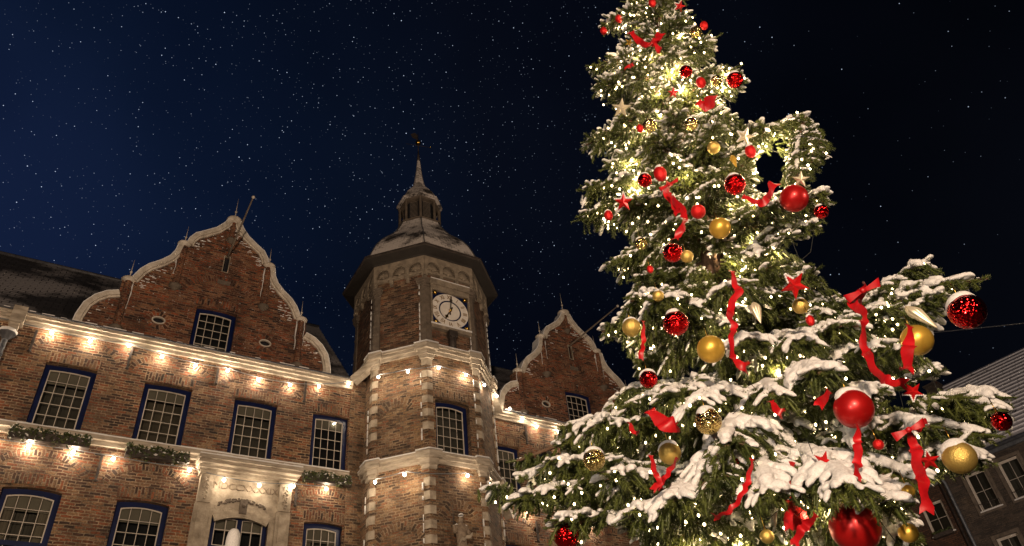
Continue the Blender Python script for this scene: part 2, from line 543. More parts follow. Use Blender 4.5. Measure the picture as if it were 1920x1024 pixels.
def seg_rect(u0, u1, z0, z1, rise, n=8):
    """rectangle whose head is a shallow arch, counter-clockwise"""
    pts = [(u0, z0), (u1, z0)]
    if rise <= 0:
        return pts + [(u1, z1), (u0, z1)]
    for k in range(n + 1):
        t = k / n
        pts.append((u1 + (u0 - u1) * t, z1 - rise + rise * (1 - (2 * t - 1) ** 2)))
    return pts

def head(u0, u1, z1, rise, u):
    t = (u - u0) / (u1 - u0)
    return z1 - rise + rise * (1 - (2 * t - 1) ** 2)

def window(root, to3, u0, u1, z0, z1, nx, nz, rise=.04, rec=.10, fw=.10, blind=.0, dark=False, transom=None, sill=True, tf=T, frame='blue', label=None, room='room', curtain=False):
    """window > frame mesh; sash, pane, blind, sill are its sub-parts"""
    mb = MB(tf)
    o = seg_rect(u0, u1, z0, z1, rise)
    i = seg_rect(u0 + fw, u1 - fw, z0 + fw * .6, z1 - fw, rise)
    mb.panel(o, [i], to3, rec, rec + .05)
    if transom:
        mb.pbox(to3, u0 + fw, u1 - fw, transom - .045, transom + .045, rec - .006, rec + .05)
    w = mb.build('window', MAT[frame], root)
    if label: w['label'] = label
    a0, a1, b0, b1 = u0 + fw, u1 - fw, z0 + fw * .6, z1 - fw
    sb = MB(tf)
    sb.panel(seg_rect(a0, a1, b0, b1, rise), [seg_rect(a0 + .022, a1 - .022, b0 + .022, b1 - .022, rise)], to3, rec + .012, rec + .04)
    for k in range(1, nx):
        u = a0 + (a1 - a0) * k / nx
        sb.pbox(to3, u - .0062, u + .0062, b0 + .02, head(a0, a1, b1, rise, u) - .02, rec + .016, rec + .034)
    for k in range(1, nz):
        z = b0 + (b1 - rise * .6 - b0) * k / nz
        if transom and abs(z - transom) < .05: continue
        sb.pbox(to3, a0 + .02, a1 - .02, z - .0062, z + .0062, rec + .018, rec + .032)
    sb.build('sash', MAT['white'], w)
    gb = MB(tf); gb.poly([to3(x, y, rec + .026) for x, y in seg_rect(a0 + .01, a1 - .01, b0 + .01, b1 - .01, rise)])
    gb.build('pane', MAT['glass'], w)
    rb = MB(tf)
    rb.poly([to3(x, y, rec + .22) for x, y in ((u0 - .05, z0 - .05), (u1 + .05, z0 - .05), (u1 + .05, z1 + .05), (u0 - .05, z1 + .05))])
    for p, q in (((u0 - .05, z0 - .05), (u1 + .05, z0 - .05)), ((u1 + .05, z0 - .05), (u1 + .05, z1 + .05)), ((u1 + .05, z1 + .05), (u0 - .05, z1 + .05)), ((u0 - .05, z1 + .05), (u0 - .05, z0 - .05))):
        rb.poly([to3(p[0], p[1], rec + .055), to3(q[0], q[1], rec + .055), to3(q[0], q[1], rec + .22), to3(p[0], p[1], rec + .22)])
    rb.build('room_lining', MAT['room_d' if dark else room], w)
    if curtain:
        for a_, b_ in ((a0, a0 + (a1 - a0) * .22), (a1 - (a1 - a0) * .26, a1)):
            cb = MB(tf); cb.grid([[to3(a_ + (b_ - a_) * k / 12, z, rec + .11 + .012 * math.sin(k * 2.2)) for k in range(13)] for z in (z0, z1)]); cb.build('curtain', MAT['curtain'], w)
    if blind:
        bb = MB(tf)
        bb.pbox(to3, a0 + .005, a1 - .005, b1 - blind, b1 + .01, rec + .07, rec + .074)
        bb.build('blind', MAT['blind'], w)
    if sill:
        s = MB(tf)
        s.pbox(to3, u0 - .03, u1 + .03, z0 - .035, z0, -.05, rec)
        s.build('sill', MAT['snow'], w)
    return w

def soldier(mb, to3, u0, u1, z0, z1, rise, d=-.006):
    """upright bricks over an opening, joints standing"""
    n = 8
    for k in range(n):
        a, b = u0 + (u1 - u0) * k / n, u0 + (u1 - u0) * (k + 1) / n
        za, zb = (rise * (1 - (2 * k / n - 1) ** 2), rise * (1 - (2 * (k + 1) / n - 1) ** 2))
        p = [(a, z0 + za), (b, z0 + zb), (b, z1 + zb), (a, z1 + za)]
        mb.poly([to3(x, y, d) for x, y in p], [(y * 1.25, x * 1.25) for x, y in p])
    mb.poly([to3(u0, z1, d), to3(u0, z0, d), to3(u0, z0, 0.01), to3(u0, z1, .01)])
    mb.poly([to3(u1, z1, d), to3(u1, z0, d), to3(u1, z0, 0.01), to3(u1, z1, .01)])
    mb.poly([to3(u0, z0, d), to3(u1, z0, d), to3(u1, z0, 0.01), to3(u0, z0, .01)])

def arc_pts(cx, cz, rx, rz, a0, a1, n=14):
    return [(cx + rx * math.cos(math.radians(a0 + (a1 - a0) * k / n)), cz + rz * math.sin(math.radians(a0 + (a1 - a0) * k / n))) for k in range(n + 1)]

def text_mesh(s, size, extr, name, mat, parent, m4, bold=0.0, cw=None):
    c = bpy.data.curves.new(name, 'FONT')
    c.body = s; c.size = size; c.extrude = extr; c.offset = bold
    c.align_x = 'CENTER'; c.align_y = 'CENTER'
    if cw: c.space_character = cw
    t = bpy.data.objects.new('tmp', c)
    me = bpy.data.meshes.new_from_object(t)
    bpy.data.objects.remove(t)
    me.transform(m4)
    off = OFF[parent.name]
    me.transform(Matrix.Translation(Vector((-off[0], -off[1], -off[2]))))
    me.materials.clear(); me.materials.append(mat)
    o = bpy.data.objects.new(name, me)
    COL.objects.link(o); o.parent = parent
    OFF[o.name] = off
    return o

def gable(root, cx, snowy_left):
    R_ = [(2.88, 12.125), (2.86, 12.4), (2.78, 12.75), (2.62, 13.0), (2.42, 13.17), (2.19, 13.26), (2.19, 13.66), (2.0, 13.7),
          (1.95, 13.82), (1.87, 14.01), (1.73, 14.21), (1.49, 14.42), (1.31, 14.63), (1.22, 14.84), (1.18, 15.1), (1.0, 15.2),
          (.97, 15.36), (.85, 15.57), (.64, 15.73), (.40, 15.93), (.23, 16.16), (.13, 16.38)]
    out = [(cx + x, z) for x, z in R_] + [(cx - x, z) for x, z in reversed(R_)]
    out = out[::-1]
    gw = seg_rect(cx - .475, cx + .475, 12.14, 13.42, .04)
    slit = [(cx - .08, 14.6), (cx + .08, 14.6), (cx + .08, 15.15), (cx - .08, 15.15)]
    ocs = [arc_pts(cx + s * 1.23, 12.74, .15, .105, 0, 342, 19) for s in (-1, 1)]
    mb = MB(T)
    mb.panel(out, [gw, slit] + ocs, fac, 0, .3, back=True)
    g = mb.build('gable', MAT['brick_g'], root)
    # pilaster strips on corbels, decorative brick arches
    pb = MB(T)
    for s in (-1, 1):
        for ux, z0, z1 in ((2.05, 12.33, 13.62), (1.06, 13.86, 15.08)):
            pb.mark()
            pb.lathe([(.085, 0), (.085, z1 - z0)], (cx + s * ux, 16.0, z0), 8, PI, PI)
    pb.mark()
    pb.lathe([(.07, 0), (.07, .6)], (cx, 16.0, 15.72), 8, PI, PI)
    pb.build('pilaster', MAT['brick_g'], g)
    ab = MB(T)
    ab.band(arc_pts(cx + .02, 13.62, .86, .64, 168, 12), .0, .17, fac, -.008, .01, radial=True)
    ab.mark()
    soldier(ab, fac, cx - .55, cx + .55, 13.45, 13.66, .04, -.007)
    for s in (-1, 1):
        ab.mark()
        ab.band(arc_pts(cx + s * 1.23, 12.74, .17, .125, 360, 0, 20), 0.0, .13, fac, -.005, .01, radial=True)
    ab.build('relieving_arch', MAT['brick_g'], g)
    sb = MB(T)
    sb.pbox(fac, cx - .13, cx + .17, 14.2, 14.33, -.02, .01)
    sb.build('keystone', MAT['stone_d'], g); sb = MB(T)
    for s in (-1, 1):
        for ux, z in ((2.05, 12.22), (1.06, 13.74)):
            sb.mark()
            sb.lathe([(.02, -.06), (.075, -.02), (.13, .04), (.15, .09), (.0, .11)], (cx + s * ux, 16.0, z), 10, PI, PI)
    sb.mark()
    sb.lathe([(.02, -.06), (.06, -.02), (.1, .04), (.12, .08), (.0, .1)], (cx, 16.0, 15.64), 10, PI, PI)
    sb.build('corbel', MAT['stone_d'], g)
    # copings
    cb = MB(T); nb = MB(T)
    runs = [[0, 1, 2, 3, 4, 5], [7, 8, 9, 10, 11, 12, 13, 14], [15, 16, 17, 18, 19, 20, 21]]
    for s in (1, -1):
        for run in runs:
            pts = [(cx + s * R_[i][0], R_[i][1]) for i in run]
            if s == -1: pts = pts[::-1]
            pts = pts[::-1]
            dense = []
            for a, b in zip(pts[:-1], pts[1:]):
                for k in range(3): dense.append((a[0] + (b[0] - a[0]) * k / 3, a[1] + (b[1] - a[1]) * k / 3))
            dense.append(pts[-1])
            cb.mark(); nb.mark()
            cb.band(dense, .10, .012, fac, -.09, .32)
            cb.band(dense, .145, -.02, fac, -.05, -.001)
            # snow lies in ragged patches on the moulding
            nb.band([p for p in dense], -.015, .036, fac, -.086, .30)
    cb.build('coping', MAT['coping'], g)
    nb.build('coping_snow', MAT['snow'], g)
    rn = random.Random(int(cx * 10))
    ic = MB(T)
    for s in (-1, 1):
        for ux, zt, ln in ((2.05, 13.6, .9), (1.06, 15.05, .95), (0, 16.3, .35)):
            for e in (-1, 1):
                if rn.random() < .3: continue
                x = cx + s * ux + e * .1
                ll = ln * rn.uniform(.55, 1)
                n = 7
                ic.tube([(x + rn.uniform(-.012, .012), 15.985, zt - ll * k / n) for k in range(n + 1)], [.018 * rn.uniform(.5, 1.5) * (1 - .7 * k / n) for k in range(n + 1)], 5)
    # snow caught in the brick joints beside the copings
    for i in range(130):
        s = 1 if rn.random() < .7 else -1
        run = runs[rn.choice((0, 1, 1, 2, 2))]
        k = rn.choice(run[:-1])
        a, b = R_[k], R_[k + 1]
        t = rn.random()
        x = a[0] + (b[0] - a[0]) * t; z = a[1] + (b[1] - a[1]) * t
        dn = abs(rn.gauss(0, .11)) + .06
        x -= dn * .8 + .1; z -= dn * .6 + .06
        if z < 12.2 or x < 0.05: continue
        w = rn.uniform(.01, .06) * (1.2 - dn)
        ic.pbox(fac, cx + s * x - w, cx + s * x + w, z - .008, z + .008, -.012, .002)
    ic.build('snow_streaks', MAT['snow'], g)
    # pinnacles
    for s in (-1, 1):
        for ux, z in ((2.06, 13.66), (1.07, 15.15)):
            p = MB(T)
            c = (cx + s * ux, 16.04, z)
            p.lathe([(.08, -.05), (.15, 0), (.17, .045), (.15, .075), (.06, .12), (.04, .17), (.015, .2)], c, 14)
            p.tube([(c[0], c[1], z + .19), (c[0], c[1], z + .68)], [.012, .004], 5)
            p.ball((c[0], c[1], z + .29), .032, 8, 6)
            p.build('pinnacle', MAT['coping'], g)
    p = MB(T); c = (cx, 16.04, 16.4)
    p.lathe([(.1, -.12), (.14, -.05), (.2, 0), (.2, .06), (.16, .1), (.06, .15), (.03, .2)], c, 14)
    p.tube([(c[0], c[1], 16.58), (c[0], c[1], 17.3)], [.012, .004], 5)
    p.ball((c[0], c[1], 16.78), .035, 8, 6)
    p.build('pinnacle', MAT['coping'], g)
    window(root, fac, cx - .475, cx + .475, 12.14, 13.42, 4, 5, dark=True, sill=False)
    sl = MB(T); sl.panel(slit, [[(x, z) for x, z in ((cx - .06, 14.62), (cx + .06, 14.62), (cx + .06, 15.13), (cx - .06, 15.13))]], fac, -.004, .05)
    sl.build('slit_frame', MAT['stone'], g)
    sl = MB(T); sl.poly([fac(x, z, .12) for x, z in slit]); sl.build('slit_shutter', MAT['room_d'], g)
    for s in (-1, 1):
        ob = MB(T)
        ob.band(arc_pts(cx + s * 1.23, 12.74, .15, .105, 0, 360, 24), .0, .028, fac, -.02, .03)
        oo = ob.build('oculus', MAT['white'], g)
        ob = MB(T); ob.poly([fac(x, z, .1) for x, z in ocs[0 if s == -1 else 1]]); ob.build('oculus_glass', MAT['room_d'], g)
    # roof behind the gable
    rb = MB(T)
    for s in (-1, 1):
        rb.poly([(cx, 16.3, 15.75), (cx + s * 2.75, 16.3, 12.15), (cx + s * 2.75, 19.0, 12.15), (cx, 19.3, 15.75)])
    rb.build('gable_roof', MAT['roof'], root)
    return g

def flagpole(cx, tip_px, label):
    base = np.array([cx, 15.98, 15.12])
    tip = np.array(at_y(tip_px[0], tip_px[1], 1.25 * 14.7)); tip = np.array([tip[0] / 1.25, tip[1] / 1.25, (tip[2] - 1.6) / 1.25 + 1.6])
    mb = MB(T)
    mb.tube([tuple(base + (tip - base) * k / 4) for k in range(5)], [.03, .028, .025, .022, .018], 8)
    o = mb.build('flagpole', MAT['stone_d'], origin=T(*base))
    tag(o, label, 'flagpole', 'flagpoles leaning out of the gables')
    b = MB(T); b.ball(tuple(tip), .045, 10, 8); b.build('finial_ball', MAT['white'], o)

def anchor(root, to3, u, z0, z1):
    mb = MB(T)
    mb.pbox(to3, u - .024, u + .024, z0, z1, -.05, -.015)
    mb.pbox(to3, u - .03, u + .03, (z0 + z1) / 2 - .05, (z0 + z1) / 2 - .01, -.06, 0)
    mb.lathe([(.02, 0), (.045, .03), (.02, .06)], to3(u, z0 - .03, -.03), 6)
    mb.build('wall_anchor', MAT['iron'], root)

def wing(root, x0, x1, wins, lwins, gcx, anchors, lanchors, portal=None):
    mb = MB(T)
    holes = [seg_rect(a, b, z0, z1, .022) for a, b, z0, z1 in wins] + [seg_rect(a, b, z0, z1, r) for a, b, z0, z1, r in lwins]
    if portal: holes.append(portal)
    mb.panel([(x0, .3), (x1, .3), (x1, 12.0), (x0, 12.0)], holes, fac, 0, .3)
    mb.build('wall', MAT['brick'], root)
    ab = MB(T)
    for a, b, z0, z1 in wins:
        ab.mark()
        soldier(ab, fac, a - .04, b + .04, z1 + .012, z1 + .22, .022)
        c = (a + b) / 2
        ab.band(arc_pts(c + .0, z1 + .16, .80, .42, 172, 122), 0, .13, fac, -.007, .01, radial=True)
        ab.band(arc_pts(c + .0, z1 + .16, .80, .42, 58, 8), 0, .13, fac, -.007, .01, radial=True)
    for a, b, z0, z1, r in lwins:
        ab.mark()
        soldier(ab, fac, a - .04, b + .04, z1 + .012, z1 + .22, r)
        c = (a + b) / 2
        ab.band(arc_pts(c, z1 + .22, .74, .42, 172, 8), 0, .13, fac, -.007, .01, radial=True)
    ab.build('relieving_arch', MAT['brick'], root)
    for i, (a, b, z0, z1) in enumerate(wins):
        window(root, fac, a, b, z0, z1, 4, 5, rise=.022, blind=(.26, .2, .2, .17, .24, .2)[i % 6] + .05, room=('room', 'room_w', 'room', 'room_d')[i % 4])
    for i, (a, b, z0, z1, r) in enumerate(lwins):
        window(root, fac, a, b, z0, z1, 4, 8, rise=r, blind=.30, dark=(i % 2 == 1), curtain=(i != 1), transom=z1 - 1.02)
    # moulded cornice and string course (butted, no shared planes)
    cb = MB(T)
    cb.pbox(fac, x0, x1, 11.90, 11.985, -.06, .0)
    cb.pbox(fac, x0, x1, 11.985, 12.06, -.11, .3)
    cb.pbox(fac, x0, x1, 12.06, 12.12, -.16, .3)
    cb.build('cornice', MAT['band'], root)
    gb = MB(T)
    gb.pbox(fac, x0, x1, 12.12, 12.15, -.19, .02)
    gb.build('gutter', MAT['lead'], root)
    gs = MB(T)
    for k in range(90):
        if random.random() < .45: continue
        a = x0 + (x1 - x0) * k / 90; b = a + (x1 - x0) / 90
        gs.pbox(fac, a, b, 12.152, 12.165 + .02 * random.random(), -.18, -.02)
    gs.build('gutter_snow', MAT['snow'], root)
    cs = MB(T)
    cs.pbox(fac, x0, x1, 9.45, 9.55, -.06, .0)
    cs.pbox(fac, x0, x1, 9.55, 9.64, -.12, .0)
    cs.build('string_course', MAT['band'], root)
    ss = MB(T)
    n = 60
    for k in range(n):
        a = x0 + (x1 - x0) * k / n; b = x0 + (x1 - x0) * (k + 1) / n
        ss.pbox(fac, a, b, 9.642, 9.66 + .012 * random.random(), -.125, -.002)
    ss.build('course_snow', MAT['snow'], root)
    for u, z1, z0 in anchors + lanchors: anchor(root, fac, u, z0, z1)
    gable(root, gcx, True)
    # main roof
    rb = MB(T)
    rb.poly([(x0, 15.95, 12.13), (x1, 15.95, 12.13), (x1, 19.3, 16.05), (x0, 19.3, 16.05)])
    rb.poly([(x0, 22.7, 12.13), (x1, 22.7, 12.13), (x1, 19.3, 16.05), (x0, 19.3, 16.05)])
    rb.build('roof', MAT['roof'], root)
    rc = MB(T); rc.tube([(x0, 19.3, 16.07), (x1, 19.3, 16.07)], .06, 6); rc.build('ridge', MAT['lead'], root)

left = thing('brick_wing', T(2.14, 16.3, .32), 'brick building with large stepped scroll gable and stone doorway left of the clock tower', 'building')
WL = [(-.97, .0, 9.69, 11.15), (.96, 1.94, 9.69, 11.12), (2.88, 3.86, 9.69, 11.12), (4.71, 5.60, 9.69, 11.12)]
LW = [(-.97, .02, 6.3, 8.44, .05), (.98, 1.95, 6.3, 8.44, .05), (4.71, 5.58, 6.3, 8.43, .04)]
PH = seg_rect(2.78, 3.94, 5.6, 8.42, .14, 12)
wing(left, -5.0, 5.64, WL, LW, 2.14, [(-1.33, 11.82, 11.3), (.53, 11.88, 11.32), (2.40, 11.75, 11.36), (4.46, 11.87, 11.32)],
     [(.51, 9.28, 8.72), (4.47, 9.14, 8.72)], PH)

lw_ = MB(T); lw_.tube([fac(5.26, 10.94, .13), fac(5.33, 11.0, .13)], .014, 6); lw_.build('lamp_reflection', MAT['bulb'], left)  # glowing tube behind the pane imitates a lamp reflected there
# doorway with inscription
pr_ = MB(T)
pr_.panel([(2.66, 5.6), (4.10, 5.6), (4.10, 9.17), (2.66, 9.17)], [PH], fac, -.06, 0)
pr_.band(PH[2:], .0, .14, fac, -.10, -.055)
por = pr_.build('portal', MAT['stone'], left)
pl = MB(T)
for a, b in ((2.40, 2.70), (4.06, 4.36)):
    pl.mark()
    pl.pbox(fac, a, b, 5.6, 8.50, -.13, -.005)
    pl.pbox(fac, a + .06, b - .06, 5.7, 8.44, -.15, -.125)
    pl.pbox(fac, a + .02, b - .02, 8.5, 9.1, -.16, -.005)
    for k in range(9):
        z = 8.58 + k * .055
        pl.ball(fac(a + .15 + .035 * math.sin(k * 2.1), z, -.165), .028, 6, 4)
        pl.ball(fac(a + .15 - .04 * math.sin(k * 2.1), z + .02, -.165), .022, 6, 4)
    pl.pbox(fac, a - .02, b + .02, 9.1, 9.17, -.2, -.005)
pl.build('pilaster', MAT['stone'], por)
en = MB(T)
for z0, z1, d, e in ((9.17, 9.22, .17, .02), (9.22, 9.28, .24, .05), (9.28, 9.35, .36, .08), (9.35, 9.43, .42, .10)):
    en.pbox(fac, 2.38 - e, 4.38 + e, z0, z1, -d, -.125 if z0 > 9.4 else -.005)
en.build('entablature', MAT['band'], por)
es = MB(T)
for k in range(20):
    a = 2.29 + 2.18 * k / 20
    es.pbox(fac, a, a + 2.18 / 20, 9.432, 9.455 + .02 * random.random(), -.41, -.13)
es.build('ledge_snow', MAT['snow'], por)
lf = MB(T)
rr = random.Random(3)
for k in range(90):
    t = rr.random(); u = 2.86 + t * .98
    z = 8.50 + .13 * (1 - (2 * t - 1) ** 2) + rr.uniform(0, .07)
    lf.ball(fac(u, z, -.07), rr.uniform(.012, .028), 6, 4)
lf.pbox(fac, 3.29, 3.44, 8.36, 8.66, -.14, -.06); lf.ball(fac(3.365, 8.52, -.15), .045, 8, 6)
lf.build('carved_garland', MAT['stone_d'], por)
mt = Matrix.Translation(Vector(T(3.385, 15.932, 8.935))) @ Matrix.Rotation(PI / 2, 4, 'X')
text_mesh('MDCCXXXXIX', .255, .014, 'inscription', MAT['bronze'], por, mt, bold=-.002, cw=1.0)
# door window
dw = MB(T)
dw.panel(PH, [seg_rect(2.87, 3.325, 7.72, 8.30, .02), seg_rect(3.415, 3.85, 7.72, 8.30, .02), [(2.87, 6.6), (3.325, 6.6), (3.325, 7.62), (2.87, 7.62)], [(3.415, 6.6), (3.85, 6.6), (3.85, 7.62), (3.415, 7.62)]], fac, .05, .11)
dwo = dw.build('door_window', MAT['blue'], left)
sb = MB(T)
for a, b in ((2.87, 3.325), (3.415, 3.85)):
    for z0, z1 in ((7.72, 8.30), (6.6, 7.62)):
        sb.panel([(a, z0), (b, z0), (b, z1), (a, z1)], [[(a + .02, z0 + .02), (b - .02, z0 + .02), (b - .02, z1 - .02), (a + .02, z1 - .02)]], fac, .06, .09)
        sb.pbox(fac, (a + b) / 2 - .009, (a + b) / 2 + .009, z0 + .02, z1 - .02, .065, .085)
        sb.pbox(fac, a + .02, b - .02, z0 + (z1 - z0) * .56, z0 + (z1 - z0) * .56 + .018, .067, .083)
sb.build('sash', MAT['white'], dwo)
sb = MB(T); sb.poly([fac(x, z, .078) for x, z in PH]); sb.build('pane', MAT['glass'], dwo)
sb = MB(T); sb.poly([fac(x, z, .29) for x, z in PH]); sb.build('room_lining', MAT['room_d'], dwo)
sb = MB(T); sb.pbox(fac, 2.85, 3.88, 8.05, 8.36, .13, .135); sb.build('blind', MAT['blind'], dwo)

# stone block, hopper and downpipe at the far left
hp = MB(T); hp.pbox(fac, -1.86, -1.60, 11.82, 12.22, -.22, -.005); hp.pbox(fac, -1.83, -1.66, 11.66, 11.82, -.16, -.005)
hp.build('gutter_bracket', MAT['band'], left)
dp = thing('downpipe', T(-1.78, 15.85, .32), 'zinc rain downpipe with snow topped hopper at left end of the brick wall', 'downpipe')
mb = MB(T); mb.tube([(-1.80, 15.83, 11.38), (-1.80, 15.83, 6.0), (-1.80, 15.83, .35)], .055, 10)
for z in (11.0, 10.0, 9.0, 8.0): mb.tube([(-1.80, 15.83, z), (-1.80, 15.83, z + .05)], .065, 10)
mb.build('pipe', MAT['zinc'], dp)
mb = MB(T); mb.lathe([(.05, -.15), (.08, -.08), (.15, .0), (.17, .02), (.17, .07), (.12, .09), (.0, .1)], (-1.80, 15.83, 11.50), 8); mb.build('hopper', MAT['lead'], dp)
mb = MB(T); mb.lathe([(.172, .02), (.18, .05), (.172, .09), (.10, .13), (.0, .14)], (-1.80, 15.83, 11.50), 8); mb.build('snow_cap', MAT['snow'], dp)
flagpole(2.14, (475, 370), 'bare wooden flagpole slanting out of the large left gable')

# planter boxes with trailing greens
def planter(u0, u1, z0, z1, label):
    root = thing('planter_box', T((u0 + u1) / 2, 15.85, z0), label, 'planter', 'planter boxes hung on the string course')
    mb = MB(T); mb.pbox(fac, u0, u1, z0 + .02, z1 - .06, -.26, -.13); mb.build('trough', MAT['iron'], root)
    rr = random.Random(int(u0 * 100))
    V, F, SV, SF = [], [], [], []
    for k in range(1250):
        uu = rr.uniform(u0, u1); sagz = .035 * math.sin(uu * 9) + .03 * math.sin(uu * 23)
        c = np.array(T(uu, 15.8 + rr.uniform(-.10, .09), z0 + sagz * .6 + (z1 - z0 - .02) * (rr.random() ** .8) + .05 * rr.random()))
        d1 = np.array([rr.gauss(0, 1), rr.gauss(0, 1), rr.gauss(0, 1)]); d1 /= np.linalg.norm(d1)
        d2 = np.cross(d1, [rr.gauss(0, 1), rr.gauss(0, 1), rr.gauss(0, 1)]); d2 /= np.linalg.norm(d2) + 1e-6
        s = rr.uniform(.025, .06)
        tgt = (SV, SF) if rr.random() < .10 else (V, F)
        b = len(tgt[0])
        tgt[0].extend([c - d1 * s, c + d2 * s * .5, c + d1 * s, c - d2 * s * .5]); tgt[1].append([b, b + 1, b + 2, b + 3])
    raw_mesh('greens', V, F, MAT['needle_ivy'], root)
    raw_mesh('snow_flecks', SV, SF, MAT['snow'], root)
planter(-1.16, .24, 9.24, 9.50, 'evergreen planter box under the leftmost upper window of the brick building')
planter(.90, 2.12, 9.22, 9.47, 'evergreen planter box under the second upper window, left of the doorway ledge')
planter(4.55, 5.66, 9.22, 9.46, 'evergreen planter box between the doorway ledge and the clock tower')

right = thing('brick_wing', T(12.8, 16.3, .32), 'brick building with smaller looking scroll gable half hidden behind the fir, right of the tower', 'building')
WR = [(9.55, 10.45, 9.69, 11.15), (11.0, 11.9, 9.69, 11.15), (12.9, 13.8, 9.69, 11.15)]
LR = [(9.55, 10.45, 6.3, 8.45, .05), (11.0, 11.9, 6.3, 8.45, .05), (12.9, 13.8, 6.3, 8.45, .05)]
wing(right, 9.36, 17.0, WR, LR, 12.8, [(10.73, 11.85, 11.31)], [(10.73, 9.1, 8.6)])
flagpole(12.8, (1158, 574), 'bare flagpole slanting out of the gable beside the fir')

# ------------------------------------------------------------------ clock tower
TX, TY, TA = 7.70, 16.15, 1.70
tower = thing('clock_tower', T(TX, TY, .32), 'octagonal brick clock tower with bell shaped snowy roof and louvred lantern', 'tower')
def ov(k, a, z):
    R = a / math.cos(PI / 8); t = math.radians(-112.5 + 45 * k)
    return (TX + R * math.cos(t), TY + R * math.sin(t), z)
def face(k, a=TA):
    A = np.array(ov(k, a, 0)); B = np.array(ov(k + 1, a, 0))
    e = (B - A) / np.linalg.norm(B - A); n = np.array([e[1], -e[0], 0])     # outward
    def f(u, z, d):
        p = A + e * u - n * d
        return (p[0], p[1], z)
    return f
SIDE = 2 * TA * math.tan(PI / 8)
lo = MB(T); up = MB(T)
for k in range(8):
    f = face(k)
    holes = []
    if k == 0: holes = [seg_rect(.20, 1.12, 9.70, 11.17, .05)]
    lo.panel([(0, .3), (SIDE, .3), (SIDE, 12.5), (0, 12.5)], holes, f, 0, .28 if holes else .02)
    up.panel([(0, 12.5), (SIDE, 12.5), (SIDE, 15.66), (0, 15.66)], [], f, 0, .02)
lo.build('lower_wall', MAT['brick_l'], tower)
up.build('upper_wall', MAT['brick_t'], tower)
window(tower, face(0), .20, 1.12, 9.70, 11.17, 4, 5, rise=.05, rec=.16, blind=.0, sill=True)
ab = MB(T)
ab.mark()
soldier(ab, face(0), .14, 1.2, 11.18, 11.38, .05)
f = face(-1)
ab.mark()
ab.band(arc_pts(.62, 10.62, .42, .42, 150, 42), 0, .26, f, -.006, .01, radial=True)
ab.mark()
ab.band(arc_pts(.70, 8.05, .34, .40, 165, 15), 0, .2, face(0), -.006, .01, radial=True)
ab.mark()
ab.band(arc_pts(.70, 7.5, .55, .5, 165, 15), 0, .2, f, -.006, .01, radial=True)
ab.build('relieving_arch', MAT['brick_l'], tower)

def ring(mb, z0, z1, a0, a1):
    for k in range(8):
        p = [ov(k, a0, z0), ov(k + 1, a0, z0), ov(k + 1, a1, z0), ov(k, a1, z0)]
        q = [(x, y, z1) for x, y, z in p]
        mb.hexa(p + q)
def corner(mb, k, w, z0, z1, d, inn=.0):
    """block folded round the arris k"""
    fr = face(k); fl = face(k - 1)
    A = fr(w, z0, -d); B = fr(w, z0, inn); C = fl(SIDE - w, z0, -d); D = fl(SIDE - w, z0, inn)
    E = ov(k, TA + d, z0); F_ = ov(k, TA - inn, z0)
    for tri in ([F_, B, A, E], [D, F_, E, C]):
        mb.hexa(tri + [(x, y, z1) for x, y, z in tri])
sc = MB(T)
for zt in (12.64, 9.68):
    sc.mark()
    ring(sc, zt - .24, zt - .15, TA - .05, TA + .05)
    ring(sc, zt - .15, zt - .06, TA - .05, TA + .09)
    ring(sc, zt - .06, zt, TA - .05, TA + .13)
    for k in range(8):
        corner(sc, k, .26, zt - .16, zt + .008, .18)
        corner(sc, k, .19, zt - .30, zt - .16, .12)
        corner(sc, k, .16, zt - .40, zt - .30, .08)
sc.build('string_course', MAT['band'], tower)
sn = MB(T)
for zt in (12.64, 9.68):
    sn.mark()
    ring(sn, zt + .003, zt + .025, TA + .01, TA + .135)
    for k in range(8): corner(sn, k, .265, zt + .026, zt + .05, .185, -.02)
rs = random.Random(9)
for k in (-1, 0, 1, 2):           # snow caught along the arrises
    for zt, n in ((10.0, 9), (12.75, 10), (7.6, 8)):
        for j in range(n):
            z = zt + j * (1.9 / n)
            p = face(k - 1)(SIDE - .14, z, -.06)
            p2 = face(k - 1)(SIDE - .14, z + rs.uniform(.08, .2), -.06)
            if rs.random() < (.95 if zt > 12 else .55): sn.tube([p, p2], rs.uniform(.01, .024), 5)
sn.build('ledge_snow', MAT['snow'], tower)
qs = MB(T)
for k in range(8):
    qs.mark()
    for j in range(7):
        if k in (7, 0, 1, 2): qs.mark()
        z = 10.28 + j * .355
        corner(qs, k, .13, z, z + .19, .035)
    for j in range(19):
        if k in (7, 0, 1, 2) and j < 7: qs.mark()
        z = 9.08 - .325 * j
        corner(qs, k, .13, z - .19, z, .035)
qs.build('quoin_stone', MAT['stone'], tower)
qb = MB(T)
for k in range(8):
    qb.mark()
    corner(qb, k, .125, 10.1, 12.24, .025); corner(qb, k, .125, .4, 9.28, .025)
    corner(qb, k, .14, 9.73, 10.0, .06)
qb.build('quoin_brick', MAT['brick_l'], tower)
pi_ = MB(T)
for k in range(8):
    pi_.mark()
    corner(pi_, k, .14, 12.66, 14.55, .03)
    for z0, z1 in ((12.70, 13.22), (13.3, 13.34), (13.42, 13.62), (14.0, 14.05)): corner(pi_, k, .15, z0, z1, .045)
    corner(pi_, k, .17, 14.55, 14.62, .06); corner(pi_, k, .2, 14.62, 14.74, .10); corner(pi_, k, .22, 14.74, 14.80, .12)
pi_.build('pilaster', MAT['stone_d'], tower)
